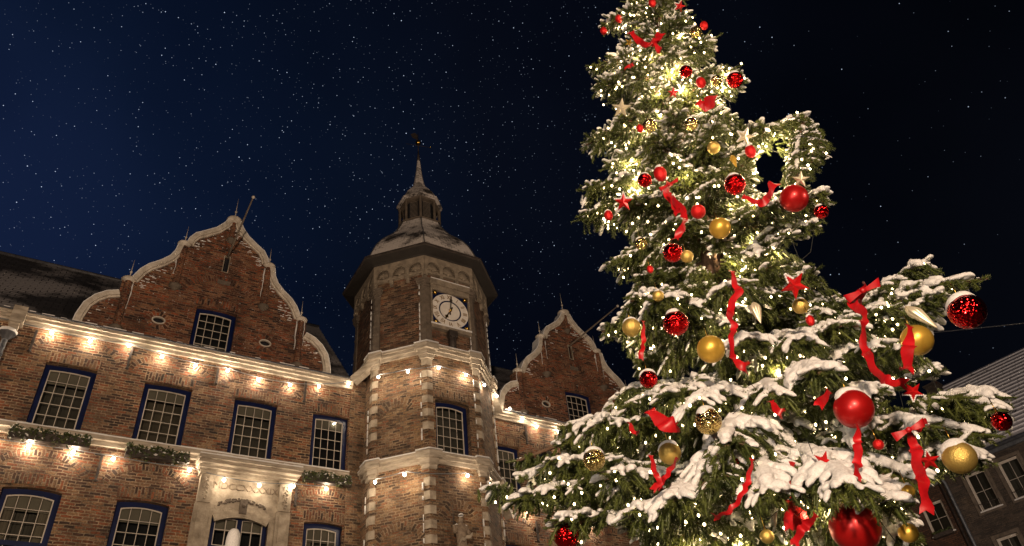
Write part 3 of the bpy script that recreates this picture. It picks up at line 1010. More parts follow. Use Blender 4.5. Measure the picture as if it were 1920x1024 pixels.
# frieze of shell bays on corbels
fz = MB(T); sh = MB(T)
for k in range(8):
    fz.mark(); sh.mark()
    f = face(k)
    bw = SIDE / 3
    holes = []
    for j in range(3):
        c = bw * (j + .5)
        rad = bw * .40
        holes.append([(c + rad * math.cos(a), 15.18 + rad * 1.25 * math.sin(a)) for a in np.linspace(0, PI, 11)] + [(c - rad, 15.06), (c + rad, 15.06)])
        for q in range(9):                       # shell ribs
            a = PI * (q + .5) / 9
            p0 = f(c, 15.14, -.05); p1 = f(c + rad * .92 * math.cos(a), 15.18 + rad * 1.1 * math.sin(a), -.03)
            sh.tube([p0, p1], [.014, .034], 5)
        sh.ball(f(c, 15.14, -.05), .05, 8, 5)
        sh.pbox(f, c - rad, c + rad, 15.04, 15.62, -.012, 0.0)
    fz.panel([(-.03, 15.0), (SIDE + .03, 15.0), (SIDE + .03, 15.64), (-.03, 15.64)], holes, f, -.09, 0)
    for j in range(4):
        c = bw * j
        fz.pbox(f, c - .055, c + .055, 14.90, 15.0, -.085, 0); fz.pbox(f, c - .045, c + .045, 14.82, 14.90, -.06, 0)
fz.build('frieze', MAT['stone_f'], tower)
sh.build('shell_carving', MAT['stone_f'], tower)
# console slopes beside the upper and lower string courses
cs = MB(T)
for zt in (12.3, 9.3):
    for s, k, fx in ((-1, -1, 5.62), (1, 2, 9.86)):
        if s < 0 and zt < 10: continue
        cs.mark()
        A = np.array(ov(k, TA + .02, zt + .12)); B = np.array([fx, 15.86, zt - .22])
        dd = (B - A) / np.linalg.norm(B - A); sd = np.cross(dd, [0, 0, 1]); sd /= np.linalg.norm(sd); upv = np.cross(sd, dd)
        c = []
        for q, wid, hh in ((A, .10, .10), (B, .10, .10)):
            c.append([q - sd * wid - upv * hh, q + sd * wid - upv * hh, q + sd * wid + upv * hh, q - sd * wid + upv * hh])
        cs.hexa([tuple(x) for x in c[0]] + [tuple(x) for x in c[1]])
cs.build('console', MAT['band'], tower)
fw_ = MB(T)   # narrow return walls between tower and wings
fw_.panel([(5.62, .3), (6.1, .3), (6.1, 12.2), (5.62, 12.2)], [], lambda u, z, d: (u, 15.96 + d, z), 0, .3)
fw_.mark()
fw_.panel([(9.3, .3), (9.6, .3), (9.6, 12.2), (9.3, 12.2)], [], lambda u, z, d: (u, 15.97 + d, z), 0, .3)
fw_.build('return_wall', MAT['brick_l'], tower)

# clock
f0 = face(0)
X0 = ov(0, TA, 0)[0]
cl_c = (7.70 - X0, 13.90)
ck = thing('tower_clock', T(7.70, TY - TA - .05, 13.9), 'square blue clock with white Roman numeral ring and gilded hands on the tower', 'clock')
fr = MB(T)
fr.panel([(.13, 13.20), (1.29, 13.20), (1.29, 14.62), (.13, 14.62)], [[(.17, 13.33), (1.25, 13.33), (1.25, 14.46), (.17, 14.46)]], f0, -.10, -.005)
fr.pbox(f0, .1, 1.31, 14.62, 14.80, -.14, -.005)
fr.build('stone_frame', MAT['stone_f'], ck)
fr = MB(T); fr.pbox(f0, .11, 1.30, 13.31, 13.36, -.11, -.1); fr.pbox(f0, .12, 1.3, 14.8, 14.83, -.145, -.01); fr.build('frame_snow', MAT['snow'], ck)
bl = MB(T); bl.pbox(f0, .17, 1.25, 13.33, 14.46, -.03, -.006); bl.build('back_panel', MAT['blue'], ck)
def annulus(mb, r0, r1, d, n=48):
    for k in range(n):
        a, b = 2 * PI * k / n, 2 * PI * (k + 1) / n
        pts = [(r0, a), (r1, a), (r1, b), (r0, b)] if r0 > 0 else [(0, a), (r1, a), (r1, b)]
        mb.poly([f0(cl_c[0] + r * math.cos(t), cl_c[1] + r * math.sin(t), d) for r, t in pts])
        mb.poly([f0(cl_c[0] + r1 * math.cos(t), cl_c[1] + r1 * math.sin(t), e) for t, e in ((a, d), (b, d), (b, -.03), (a, -.03))])
MAT['dial'] = plain('clock_dial', (.82, .77, .70), (.68, .62, .55), rough=.5, scale=5, bump=.05)
dl = MB(T); annulus(dl, .33, .545, -.05); dl.build('numeral_ring', MAT['dial'], ck)
dl = MB(T); annulus(dl, 0, .29, -.047); dl.build('inner_disc', MAT['dial'], ck)
NUM = ['XII', 'I', 'II', 'III', 'IIII', 'V', 'VI', 'VII', 'VIII', 'IX', 'X', 'XI']
for i, s in enumerate(NUM):
    a = -2 * PI * i / 12
    c = f0(cl_c[0] + .44 * math.sin(-a), cl_c[1] + .44 * math.cos(a), -.054)
    mtx = Matrix.Translation(Vector(T(*c))) @ Matrix.Rotation(PI / 2, 4, 'X') @ Matrix.Rotation(a, 4, 'Z') @ Matrix.Diagonal((.72, 1, 1, 1))
    text_mesh(s, .22, .004, 'numeral', MAT['numeral'], ck, mtx, bold=.002)
bs = MB(T)
for u, z in ((.26, 14.38), (1.16, 14.38), (.26, 13.42), (1.16, 13.42)): bs.mark(); bs.ball(f0(u, z, -.07), .062, 12, 8)
bs.build('gold_boss', MAT['gold'], ck)
def hand(ang, ln, wd, name, mat):
    mb = MB(T)
    a = math.radians(ang)
    dx, dz = math.sin(a), math.cos(a)
    pts = [(-.14, wd * .5), (0, wd * .5), (ln * .55, wd * .45), (ln * .68, wd * 1.6), (ln * .8, wd * .6), (ln, .004)]
    L_ = [(cl_c[0] + dx * t + dz * w, cl_c[1] + dz * t - dx * w) for t, w in pts]
    R_ = [(cl_c[0] + dx * t - dz * w, cl_c[1] + dz * t + dx * w) for t, w in reversed(pts)]
    mb.panel(L_ + R_, [], f0, -.085 if name == 'minute_hand' else -.075, -.068)
    mb.build(name, mat, ck)
hand(5, .50, .026, 'minute_hand', MAT['iron'])
hand(208, .36, .034, 'hour_hand', MAT['gold'])
hb = MB(T); hb.ball(f0(cl_c[0], cl_c[1], -.085), .04, 10, 6); hb.build('hub', MAT['gold'], ck)
br = thing('stone_bracket', T(7.7, TY - TA - .05, 12.66), 'small weathered carved figure standing under the tower clock', 'bracket')
b = MB(T)
b.pbox(f0, .60, .84, 13.02, 13.20, -.16, -.005); b.lathe([(.05, 0), (.09, .06), (.07, .25), (.05, .4), (.02, .5)], f0(.72, 12.68, -.07), 8)
b.pbox(f0, .63, .69, 12.7, 13.02, -.1, -.005); b.pbox(f0, .75, .81, 12.7, 13.02, -.1, -.005)
b.build('carving', MAT['iron'], br)

# carved knight standing in front of the wall of the tower
def skin_fig(name, parent, joints, edges, mat, sub=1):
    me = bpy.data.meshes.new(name)
    off = Vector(OFF[parent.name])
    me.from_pydata([tuple(Vector(T(*j[0])) - off) for j in joints], edges, [])
    o = bpy.data.objects.new(name, me); COL.objects.link(o); o.parent = parent; OFF[o.name] = tuple(off)
    md = o.modifiers.new('skin', 'SKIN')
    sk_ = me.skin_vertices[0].data if me.skin_vertices else None
    if sk_ is None:
        bm = __import__('bmesh').new(); bm.from_mesh(me); bm.verts.layers.skin.verify(); bm.to_mesh(me); bm.free(); sk_ = me.skin_vertices[0].data
    for i, j in enumerate(joints):
        sk_[i].radius = (j[1] * 1.5, j[2] * 1.5); sk_[i].use_root = (i == 0)
    md.use_smooth_shade = True
    s_ = o.modifiers.new('sub', 'SUBSURF'); s_.levels = sub; s_.render_levels = sub
    me.materials.append(mat)
    return o
kn = thing('knight_statue', T(7.62, 14.28, 6.7), 'weathered stone knight with raised sword and sash in front of the tower wall', 'statue')
yk = 14.20
J = [((7.60, yk, 7.42), .10, .08), ((7.60, yk, 7.58), .085, .07), ((7.59, yk - .01, 7.78), .115, .08), ((7.58, yk - .01, 7.90), .12, .075), ((7.58, yk - .02, 7.98), .04, .04),
     ((7.58, yk - .03, 8.04), .05, .055), ((7.585, yk - .03, 8.13), .055, .06),
     ((7.46, yk - .02, 7.90), .045, .045), ((7.40, yk - .06, 7.74), .036, .036), ((7.36, yk - .12, 7.86), .028, .028), ((7.35, yk - .13, 7.90), .026, .026),
     ((7.70, yk - .02, 7.90), .045, .045), ((7.79, yk - .03, 7.74), .036, .036), ((7.74, yk - .12, 7.63), .028, .028),
     ((7.55, yk, 7.25), .065, .065), ((7.55, yk, 7.0), .05, .05), ((7.55, yk - .01, 6.78), .035, .035), ((7.66, yk, 7.25), .065, .065), ((7.67, yk - .03, 7.0), .05, .05), ((7.67, yk, 6.78), .035, .035),
     ((7.55, yk - .08, 6.74), .03, .03), ((7.67, yk - .08, 6.74), .03, .03)]
Eg = [(0, 1), (1, 2), (2, 3), (3, 4), (4, 5), (5, 6), (3, 7), (7, 8), (8, 9), (9, 10), (3, 11), (11, 12), (12, 13), (0, 14), (14, 15), (15, 16), (0, 17), (17, 18), (18, 19), (16, 20), (19, 21)]
skin_fig('figure', kn, J, Eg, MAT['bronze'], 2)
def TS(x, y, z): return T(x, y, z)
kb_ = MB(T)
kb_.tube([(7.345, yk - .13, 7.86), (7.345, yk - .13, 8.34)], [.014, .004], 5); kb_.tube([(7.29, yk - .13, 7.96), (7.40, yk - .13, 7.96)], .010, 5)
kb_.build('sword', MAT['iron'], kn)
kb_ = MB(T); kb_.grid([[(7.49 + .036 * k, yk - .135 - .02 * math.sin(k), 7.56 + .02 * k + .035 * q + .02 * math.sin(1.7 * k)) for q in (-1, 0, 1)] for k in range(9)]); kb_.build('sash_cloth', MAT['stone'], kn)
kb_ = MB(T); kb_.lathe([(.19, 0), (.15, .2), (.13, .3)], (7.6, yk, 7.20), 12); kb_.build('tunic_skirt', MAT['bronze'], kn)
kb_ = MB(T); kb_.lathe([(.062, 0), (.05, .035), (.02, .05), (.001, .052)], (7.585, yk - .03, 8.155), 10); kb_.ball((7.47, yk - .03, 7.945), .035, 8, 5, .5); kb_.ball((7.69, yk - .03, 7.945), .035, 8, 5, .5); kb_.build('snow_cap', MAT['snow'], kn)
kb_ = MB(T); kb_.lathe([(.02, -.3), (.10, -.2), (.2, -.04), (.22, 0), (.22, .04), (.001, .05)], (7.6, yk + .02, 6.68), 12); kb_.build('pedestal', MAT['stone_d'], kn)
sp = thing('bollard_pillar', T(1.9, 8.0, .32), 'round topped pillar under a smooth tall cap of snow before the doorway', 'pillar')
pp = at_y(440, 992, 1.25 * 8.0); px_, pz_ = pp[0] / 1.25, (pp[2] - 1.6) / 1.25 + 1.6
hp_ = MB(T); hp_.lathe([(.10, .32), (.09, .5), (.055, .7), (.05, pz_ - .38), (.06, pz_ - .34), (.055, pz_ - .3)], (px_, 8.0, 0), 14); hp_.build('shaft', MAT['stone_d'], sp)
hp_ = MB(T); hp_.lathe([(.052, -.42), (.064, -.36), (.071, -.27), (.074, -.18), (.070, -.10), (.058, -.04), (.038, -.008), (.001, .002)], (px_, 8.0, pz_), 16); hp_.build('snow_cap', MAT['snow'], sp)

# eaves and roofs
def oct_lathe(mb, prof):
    for (a0, z0), (a1, z1) in zip(prof[:-1], prof[1:]):
        for k in range(8):
            mb.poly([ov(k, a0, z0), ov(k + 1, a0, z0), ov(k + 1, a1, z1), ov(k, a1, z1)])
so = MB(T); oct_lathe(so, [(TA - .02, 15.55), (TA + .10, 15.60), (TA + .12, 15.64), (2.08, 15.70)]); so.build('soffit', MAT['soffit'], tower)
fa = MB(T); oct_lathe(fa, [(2.08, 15.70), (2.12, 15.71), (2.12, 15.77), (2.07, 15.79)]); fa.build('gutter', MAT['iron'], tower)
rf = MB(T); oct_lathe(rf, [(2.07, 15.78), (1.93, 15.95), (1.84, 16.2), (1.72, 16.5), (1.55, 16.8), (1.33, 17.1), (1.10, 17.38), (.92, 17.68), (.79, 17.95), (.70, 18.2)])
rf.build('bell_roof', MAT['dome'], tower)
hips = MB(T)
for k in range(8):
    hips.tube([ov(k, a + .01, z) for a, z in [(2.07, 15.78), (1.93, 15.95), (1.84, 16.2), (1.72, 16.5), (1.55, 16.8), (1.33, 17.1), (1.10, 17.38), (.92, 17.68), (.79, 17.95), (.70, 18.2)]], .018, 5)
hips.build('hip_roll', MAT['lead'], tower)
lan = MB(T)
ring(lan, 18.18, 18.23, .2, .73); ring(lan, 18.23, 18.32, .2, .65); ring(lan, 19.18, 19.28, .2, .60)
for k in range(8):
    R = .58 / math.cos(PI / 8)
    t = math.radians(-112.5 + 45 * k)
    x, y = TX + R * math.cos(t), TY + R * math.sin(t)
    lan.lathe([(.055, 0), (.055, .92)], (x, y, 18.30), 4, t)
lan.build('lantern', MAT['stone_d'], tower)
MAT['lantern_wood'] = plain('pale_weathered_wood', (.30, .25, .21), (.17, .14, .11), rough=.8)
lv = MB(T)
for k in range(8):
    lv.mark()
    A = np.array(ov(k, .53, 0)); B = np.array(ov(k + 1, .53, 0)); C = np.array(ov(k, .52, 0)); D = np.array(ov(k + 1, .52, 0))
    for j in range(14):
        z = 18.38 + j * .055
        a = A + (B - A) * .2; b_ = A + (B - A) * .8; c = C + (D - C) * .2; d = C + (D - C) * .8
        lv.poly([(a[0], a[1], z), (b_[0], b_[1], z), (d[0], d[1], z + .034), (c[0], c[1], z + .034)])
lv.build('louvres', MAT['lantern_wood'], tower)
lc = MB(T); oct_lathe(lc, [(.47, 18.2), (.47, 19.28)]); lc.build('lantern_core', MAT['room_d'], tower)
lr = MB(T); oct_lathe(lr, [(.55, 19.27), (.69, 19.30), (.69, 19.36), (.64, 19.42), (.58, 19.55), (.50, 19.74), (.38, 19.95), (.26, 20.14), (.18, 20.36), (.13, 20.7), (.09, 21.1), (.055, 21.5), (.03, 21.8)])
lr.build('lantern_roof', MAT['dome'], tower)
vn = MB(T)
vn.tube([(TX, TY, 21.7), (TX, TY, 23.1)], [.022, .01], 6)
vn.tube([(TX, TY, 21.6), (TX, TY, 22.1)], [.06, .02], 6)
vn.tube([(TX - .42, TY + .1, 22.42), (TX + .42, TY - .1, 22.42)], .008, 5)
vn.panel([(TX - .22, 22.75), (TX - .02, 22.72), (TX - .02, 22.98), (TX - .12, 23.05), (TX - .2, 22.98), (TX - .28, 22.9)], [], lambda u, z, d: (u, TY + d, z), 0, .01, back=True)
vane = vn.build('weather_vane', MAT['iron'], tower)
vb = MB(T); vb.ball((TX, TY, 22.58), .10, 14, 10); vb.ball((TX + .42, TY - .1, 22.42), .03, 8, 6); vb.build('gold_ball', MAT['gold'], vane)

# ------------------------------------------------------------------ neighbouring building on the right
NP = np.array([34.3, 15.82, 0.0]); NA = math.radians(-10.2)
NU = np.array([math.sin(NA), math.cos(NA), 0]); NN = np.array([NU[1], -NU[0], 0])
def TN(s, o, z):      # along the wall (away from the camera), outward = -o, height; survey units x 1.4
    p = NP + NU * s * 1.4 + NN * o * 1.4
    return (p[0], p[1], 1.6 + 1.4 * (z - 1.6))
def nf(u, z, d): return (-u, d, z)          # u grows towards the camera side (to the right in the photo)
def nbuild(x0, x1, wins, zeave, ridge_o, ridge_z, bmat, label, root_s):
    r = thing('street_house', TN(-(x0 + x1) / 2, 2, .46), label, 'building')
    mb = MB(TN)
    mb.panel([(x0, .46), (x1, .46), (x1, zeave), (x0, zeave)], [[(a, z0), (b, z0), (b, z1), (a, z1)] for a, b, z0, z1 in wins], nf, 0, .2)
    mb.build('wall', MAT[bmat], r)
    rb = MB(TN)
    rb.poly([(-x0, -.12, zeave), (-x1, -.12, zeave), (-x1, ridge_o, ridge_z), (-x0, ridge_o, ridge_z)])
    rb.poly([(-x0, 2 * ridge_o, zeave), (-x1, 2 * ridge_o, zeave), (-x1, ridge_o, ridge_z), (-x0, ridge_o, ridge_z)])
    # rows of raised tiles
    n = 22
    for k in range(1, n):
        t = k / n
        y, z = -.12 + (ridge_o + .12) * t, zeave + (ridge_z - zeave) * t
        rb.hexa([(-x0, y - .02, z + .01), (-x1, y - .02, z + .01), (-x1, y + .03, z + .05), (-x0, y + .03, z + .05),
                 (-x0, y - .04, z + .05), (-x1, y - .04, z + .05), (-x1, y + .02, z + .09), (-x0, y + .02, z + .09)])
    rb.build('roof', MAT['roof_n'], r)
    gb = MB(TN); gb.tube([(-x0, -.17, zeave - .02), (-x1, -.17, zeave - .02)], .06, 8); gb.pbox(nf, x0, x1, zeave - .16, zeave - .03, -.06, 0); gb.build('gutter', MAT['zinc'], r)
    for a, b, z0, z1 in wins:
        window(r, nf, a, b, z0, z1, 2, 2, rise=0, rec=.06, fw=.05, tf=TN, frame='white', sill=True)
    return r
nb1 = nbuild(-1.42, 9.0, [(-.71, -.08, 9.46, 10.64), (.32, .95, 9.46, 10.64), (1.4, 2.0, 9.46, 10.64), (-.71, -.08, 7.5, 8.62), (.32, .95, 7.5, 8.62)], 11.08, 4.75, 15.75, 'brick_n',
             'dark grey brick house with snowy tiled roof at the right edge', 0)
sr = MB(TN)
for a, b, z0, z1 in ((-.71, -.08, 9.46, 10.64), (.32, .95, 9.46, 10.64), (-.71, -.08, 7.5, 8.62)):
    sr.mark()
    sr.panel([(a - .1, z0 - .1), (b + .1, z0 - .1), (b + .1, z1 + .1), (a - .1, z1 + .1)], [[(a, z0), (b, z0), (b, z1), (a, z1)]], nf, -.03, -.002)
sr.build('window_surround', MAT['stone_d'], nb1)
gr = MB(TN)
for a, b, z0 in ((-.71, -.08, 9.46), (.32, .95, 9.46)):
    gr.mark()
    gr.tube([(-a, -.05, z0 + .2), (-b, -.05, z0 + .2)], .008, 5)
    for k in range(9): gr.tube([(-(a + (b - a) * k / 8), -.05, z0), (-(a + (b - a) * k / 8), -.05, z0 + .2)], .005, 4)
gr.build('window_guard', MAT['iron'], nb1)
nb2 = nbuild(-7.0, -1.42, [(-2.36, -1.66, 9.25, 10.25), (-4.2, -3.5, 9.25, 10.25)], 10.85, 4.75, 15.2, 'brick_n2',
             'reddish brick house half hidden behind the lowest right branches', 0)
pw = MB(TN); pw.hexa([(1.58, -.1, 11.1), (1.42, -.1, 11.1), (1.42, 4.8, 15.9), (1.58, 4.8, 15.9), (1.58, -.1, 11.35), (1.42, -.1, 11.35), (1.42, 4.8, 16.15), (1.58, 4.8, 16.15)])
pw.build('party_wall', MAT['lead'], nb1)
cm = MB(TN); cm.box(1.1, 1.55, 3.5, 4.0, 14.2, 15.4); cm.box(1.05, 1.6, 3.45, 4.05, 15.4, 15.47); cm.build('chimney', MAT['brick_n'], nb1)
np_ = thing('downpipe', TN(1.36, -.12, .46), 'dark downpipe with bent top between the two houses at the right', 'downpipe')
mb = MB(TN); mb.tube([(1.38, -.17, 11.0), (1.36, -.14, 10.9), (1.30, -.08, 10.6), (1.30, -.08, 6), (1.30, -.08, .5)], .05, 8); mb.build('pipe', MAT['zinc'], np_)
mb = MB(TN); mb.tube([(1.47, -.05, 11.0), (1.47, -.05, .5)], .03, 6); mb.build('cable_duct', MAT['iron'], np_)
pb = thing('flower_box', TN(2.0, -.1, 9.2), 'dark flower box under the lit window of the reddish house', 'planter')
mb = MB(TN); mb.box(1.7, 2.3, -.16, -.03, 9.15, 9.27); mb.build('trough', MAT['iron'], pb)
mb = MB(TN)
for k in range(60): mb.ball((random.uniform(1.7, 2.3), -.1 + random.uniform(-.06, .06), 9.3 + random.uniform(-.03, .05)), .025, 5, 4)
mb.build('plants', MAT['needle_ivy'], pb)

# ------------------------------------------------------------------ ground
g = MB()
g.poly([(-400, -400, 0), (400, -400, 0), (400, 400, 0), (-400, 400, 0)])
MAT['ground'] = plain('trodden_snow_paving', (.42, .41, .40), (.12, .11, .10), rough=.8, scale=.8, bump=.4)
g.build('ground', MAT['ground'], kind='structure')
# ------------------------------------------------------------------ lights on the town hall
def point(name, loc, power, parent, color=(1, .79, .57), rad=.075):
    l = bpy.data.lights.new(name, 'POINT'); l.energy = power; l.color = color; l.shadow_soft_size = rad
    o = bpy.data.objects.new(name, l); COL.objects.link(o)
    o.parent = parent; o.location = Vector(loc) - Vector(OFF[parent.name])
    return o

BULB_W = 44.0
def light_string(pts, label, group='bulb strings hung along the brick buildings', power=BULB_W, ends=None, bright=None):
    """pts: (x, y, z) in survey units of the bulb centres"""
    P = [np.array(p, float) for p in pts]
    root = thing('light_string', T(*P[0]), label, 'string lights', group)
    cb = MB(T)
    line = []
    Q = ([np.array(ends[0], float)] if ends else []) + [p + np.array([0, 0, .07]) for p in P] + ([np.array(ends[1], float)] if ends else [])
    for a, b in zip(Q[:-1], Q[1:]):
        n = 5; sag = .025 * np.linalg.norm(b - a)
        for k in range(n):
            t = k / n
            line.append(tuple(a + (b - a) * t - np.array([0, 0, sag * 4 * t * (1 - t)])))
    line.append(tuple(Q[-1]))
    cb.tube(line, .010, 5); cb.build('cable', MAT['cable_l'], root)
    for i, p in enumerate(P):
        b = MB(T); b.ball(tuple(p), .036, 10, 8, 1.15); bo = b.build('bulb', MAT['bulb'], root)
        s = MB(T); s.tube([tuple(p + np.array([0, 0, .036])), tuple(p + np.array([0, 0, .075]))], .016, 6); s.build('socket', MAT['cable'], bo)
        pw_ = power * (bright[i] if bright else 1) * random.uniform(.65, 1.3)
        point('bulb_glow', T(*(p + np.array([0, 0, 0]))), pw_, root)
def F(px, py, y):
    p = at_y(px, py, y * 1.25); return (p[0] / 1.25, y, (p[2] - 1.6) / 1.25 + 1.6)
y_ = 15.885
light_string([F(a, b, y_) for a, b in ((-60, 588), (25, 605.7), (97, 624), (169, 639.5), (241.7, 648), (303.7, 668.7), (366, 685), (427, 694.6), (484.5, 712), (544, 722), (598, 724.7), (653.5, 719.6))],
             'row of bulbs under the upper cornice of the left brick building', ends=None, bright=[1, 1.2, .8, .9, .8, .9, 1.3, 1.2, 1.2, 1, .6, .4])
light_string([F(709.5, 707, 14.95), F(764.6, 696.6, 14.5), F(822.4, 689.8, 14.32), F(873.7, 703.2, 14.32), F(908, 722, 14.6), F(931.7, 742.7, 15.3)],
             'row of bulbs across the tower below the clock storey', bright=[.75, .8, .7, .7, .6, .4])
light_string([F(955.7, 766.4, 15.7), F(979.4, 786, y_), F(1006, 800, y_), F(1047, 810, y_), F(1100, 822, y_), F(1160, 834, y_), F(1220, 846, y_)],
             'row of bulbs under the cornice of the right brick building', bright=[.4, .8, 1, 1, 1, 1, 1])
light_string([F(-20, 826, y_), F(53.7, 836.9, y_), F(137, 848, y_), F(212.3, 860.4, y_), F(355, 881.5, y_), F(420, 900, 15.72), F(486, 910, 15.72), F(550, 911.8, 15.72), F(612, 916.8, y_)],
             'row of bulbs along the lower string course and across the doorway inscription', bright=[.9, .9, .9, .9, .8, .45, .45, .5, .9])
light_string([F(703.3, 904, 14.98), F(758.6, 889.8, 14.5), F(876.6, 892, 14.32), F(915.9, 906, 14.8), F(940.5, 921.5, 15.5), F(942, 946, 15.75)],
             'row of bulbs round the tower below its lower string course', bright=[.75, .75, .75, .8, .8, 1.1])
light_string([F(990, 962, y_), F(1050, 975, y_), F(1110, 985, y_)], 'short row of bulbs on the right brick building behind the low branches')

# unseen fill spots added behind the photographer, standing in for lamps of the square
def spot(name, loc, tgt, power, color, size, angle, blend=.6):
    l = bpy.data.lights.new(name, 'SPOT'); l.energy = power; l.color = color; l.shadow_soft_size = size
    l.spot_size = math.radians(angle); l.spot_blend = blend
    o = bpy.data.objects.new(name, l); COL.objects.link(o); o.location = loc
    o.rotation_euler = (Vector(tgt) - Vector(loc)).to_track_quat('-Z', 'Y').to_euler()
    return o
spot('square_fill', (-7, -9, 5.0), (7, 19, 14), 14500, (1, .74, .52), .6, 80)
spot('square_fill', (14, -9, 6.0), (12, 19, 15), 6000, (1, .75, .55), .6, 90)

# overhead cable at the right
oc0 = np.array([ray(1740, 619)[0], ray(1740, 619)[1], ray(1740, 619)[2]]); oc1 = ray(1960, 594)
def along(d, horiz): return CAM + d * (horiz / math.hypot(d[0], d[1]))
A = along(oc0, 20.0); B = along(oc1, 17.0); A = A + (A - B) * 1.2; B = B + (B - A) * .6
mb = MB(); mb.tube([tuple(A + (B - A) * k / 12 - np.array([0, 0, .10 * 4 * (k / 12) * (1 - k / 12)])) for k in range(13)], .014, 6)
oc = mb.build('overhead_cable', MAT['zinc'], origin=tuple(A)); tag(oc, 'thin steel cable crossing the sky right of the fir', 'cable')

spot('square_fill', (17, -3, 5.0), (34, 17, 12), 7500, (1, .80, .66), .6, 60)  # unseen spot added to brighten the neighbouring house
FAIRY_W = 9.5
spot('square_fill', (-6.5, -1.5, 2.4), (5.5, 4.2, 6.6), 1650, (1, .84, .68), .35, 65)  # unseen flood spot added for the front of the fir
# ------------------------------------------------------------------ the fir
AZ = math.radians(53.0)
TW = np.array([math.sin(AZ), math.cos(AZ), 0.0]); TR = np.array([math.cos(AZ), -math.sin(AZ), 0.0])
UP = np.array([0, 0, 1.0])
T0 = TW * 7.0
def lean(z): return .45 * max(0.0, (z - 7.0) / 5.0) ** 2
def tp(l, d, z): return T0 + TR * l - TW * d + UP * z          # l to the right, d towards the square
def unp(px, py, d):
    dd = ray(px, py); t = (7.0 - d) / (dd @ TW)
    return CAM + dd * t
ENV = [(2.0, 2.6), (3.0, 2.5), (4.0, 2.3), (5.0, 2.0), (6.0, 1.65), (7.0, 1.35), (8.0, 1.25), (9.0, 1.05), (10.0, .88), (11.0, .68), (12.0, .42), (12.8, .1)]
def env(z): return float(np.interp(z, [a for a, _ in ENV], [b for _, b in ENV]))
def surf(px, py, k=.97):
    """point on the face of the fir seen at a place of the survey photo"""
    d = 1.0
    for _ in range(12):
        P = unp(px, py, d)
        l = (P - T0) @ TR - lean(P[2]); R = env(P[2]) * k
        d = .5 * d + .5 * math.sqrt(max(R * R - l * l, .03))
    return unp(px, py, d), d

OUTL = [(1145, -60), (1150, 5), (1128, 50), (1160, 90), (1105, 128), (1110, 165), (1150, 215), (1092, 270), (1125, 305), (1100, 345), (1088, 410), (1105, 435),
        (1170, 440), (1135, 460), (1180, 475), (1132, 495), (1160, 520), (1190, 548), (1160, 585), (1125, 625), (1165, 640), (1180, 670), (1200, 700), (1150, 755),
        (1112, 792), (1052, 798), (1044, 830), (1078, 852), (1010, 858), (966, 862), (960, 884), (1005, 900), (1040, 914), (980, 922), (903, 914), (925, 948), (990, 968), (1040, 965), (1030, 1000), (1040, 1024), (1095, 1020), (1110, 985), (1165, 975), (1205, 1010), (1215, 1300), (1760, 1300), (1740, 1040),
        (1700, 965), (1725, 900), (1800, 885), (1852, 868), (1835, 835), (1895, 800), (1882, 738), (1830, 716), (1760, 752), (1680, 790), (1650, 790), (1640, 742),
        (1700, 722), (1768, 700), (1730, 665), (1745, 612), (1780, 562), (1860, 526), (1850, 513), (1775, 528), (1740, 488), (1700, 498), (1655, 540), (1600, 560),
        (1545, 552), (1527, 505), (1480, 478), (1430, 470), (1440, 452), (1535, 435), (1530, 412), (1560, 395), (1552, 350), (1515, 352), (1520, 330), (1555, 285), (1515, 212),
        (1480, 214), (1440, 238), (1385, 225), (1375, 200), (1400, 160), (1392, 115), (1350, 125), (1322, 108), (1345, 75), (1320, 40), (1337, 12), (1285, -10), (1280, -60)]
HOLE = [(1402, 314), (1416, 292), (1450, 266), (1482, 252), (1476, 268), (1466, 290), (1469, 336), (1440, 343), (1408, 343), (1418, 326)]
def inside(pts, poly):
    x, y = pts[:, 0], pts[:, 1]
    r = np.zeros(len(pts), bool)
    n = len(poly)
    for i in range(n):
        x0, y0 = poly[i]; x1, y1 = poly[(i + 1) % n]
        if y0 == y1: continue
        c = ((y0 > y) != (y1 > y)) & (x < (x1 - x0) * (y - y0) / (y1 - y0) + x0)
        r ^= c
    return r

# needle twigs and snow lumps, as arrays
def twig_proto(n, seed, spread=1.0):
    r = np.random.default_rng(seed)
    V, F = [], []
    m = 4
    for k in range(2):
        rad = .08 if k == 0 else .04
        for j in range(m):
            a = 2 * PI * j / m
            V.append((float(k), rad * math.cos(a), rad * math.sin(a)))
    for j in range(m):
        q = (j + 1) % m
        F += [(j, q, m + q), (j, m + q, m + j)]
    for i in range(n):
        t = (i + r.random()) / n
        a = r.random() * 2 * PI
        o = np.array([0, math.cos(a), math.sin(a)])
        ax = np.array([1.0, 0, 0])
        ln = (.25 if t < .85 else .20) * r.uniform(.75, 1.15)
        dr = ax * r.uniform(.30, .70) + o * (.85 * spread); dr /= np.linalg.norm(dr)
        w = np.cross(dr, o + .3 * r.standard_normal(3)); w /= np.linalg.norm(w) + 1e-9
        b = ax * t * .97
        i0 = len(V)
        V += [tuple(b + w * .027), tuple(b - w * .027), tuple(b + dr * ln)]
        F.append((i0, i0 + 1, i0 + 2))
    return np.array(V), np.array(F)
TWP = [twig_proto(58, s) for s in range(4)]
TWS = [twig_proto(26, s + 10) for s in range(3)]
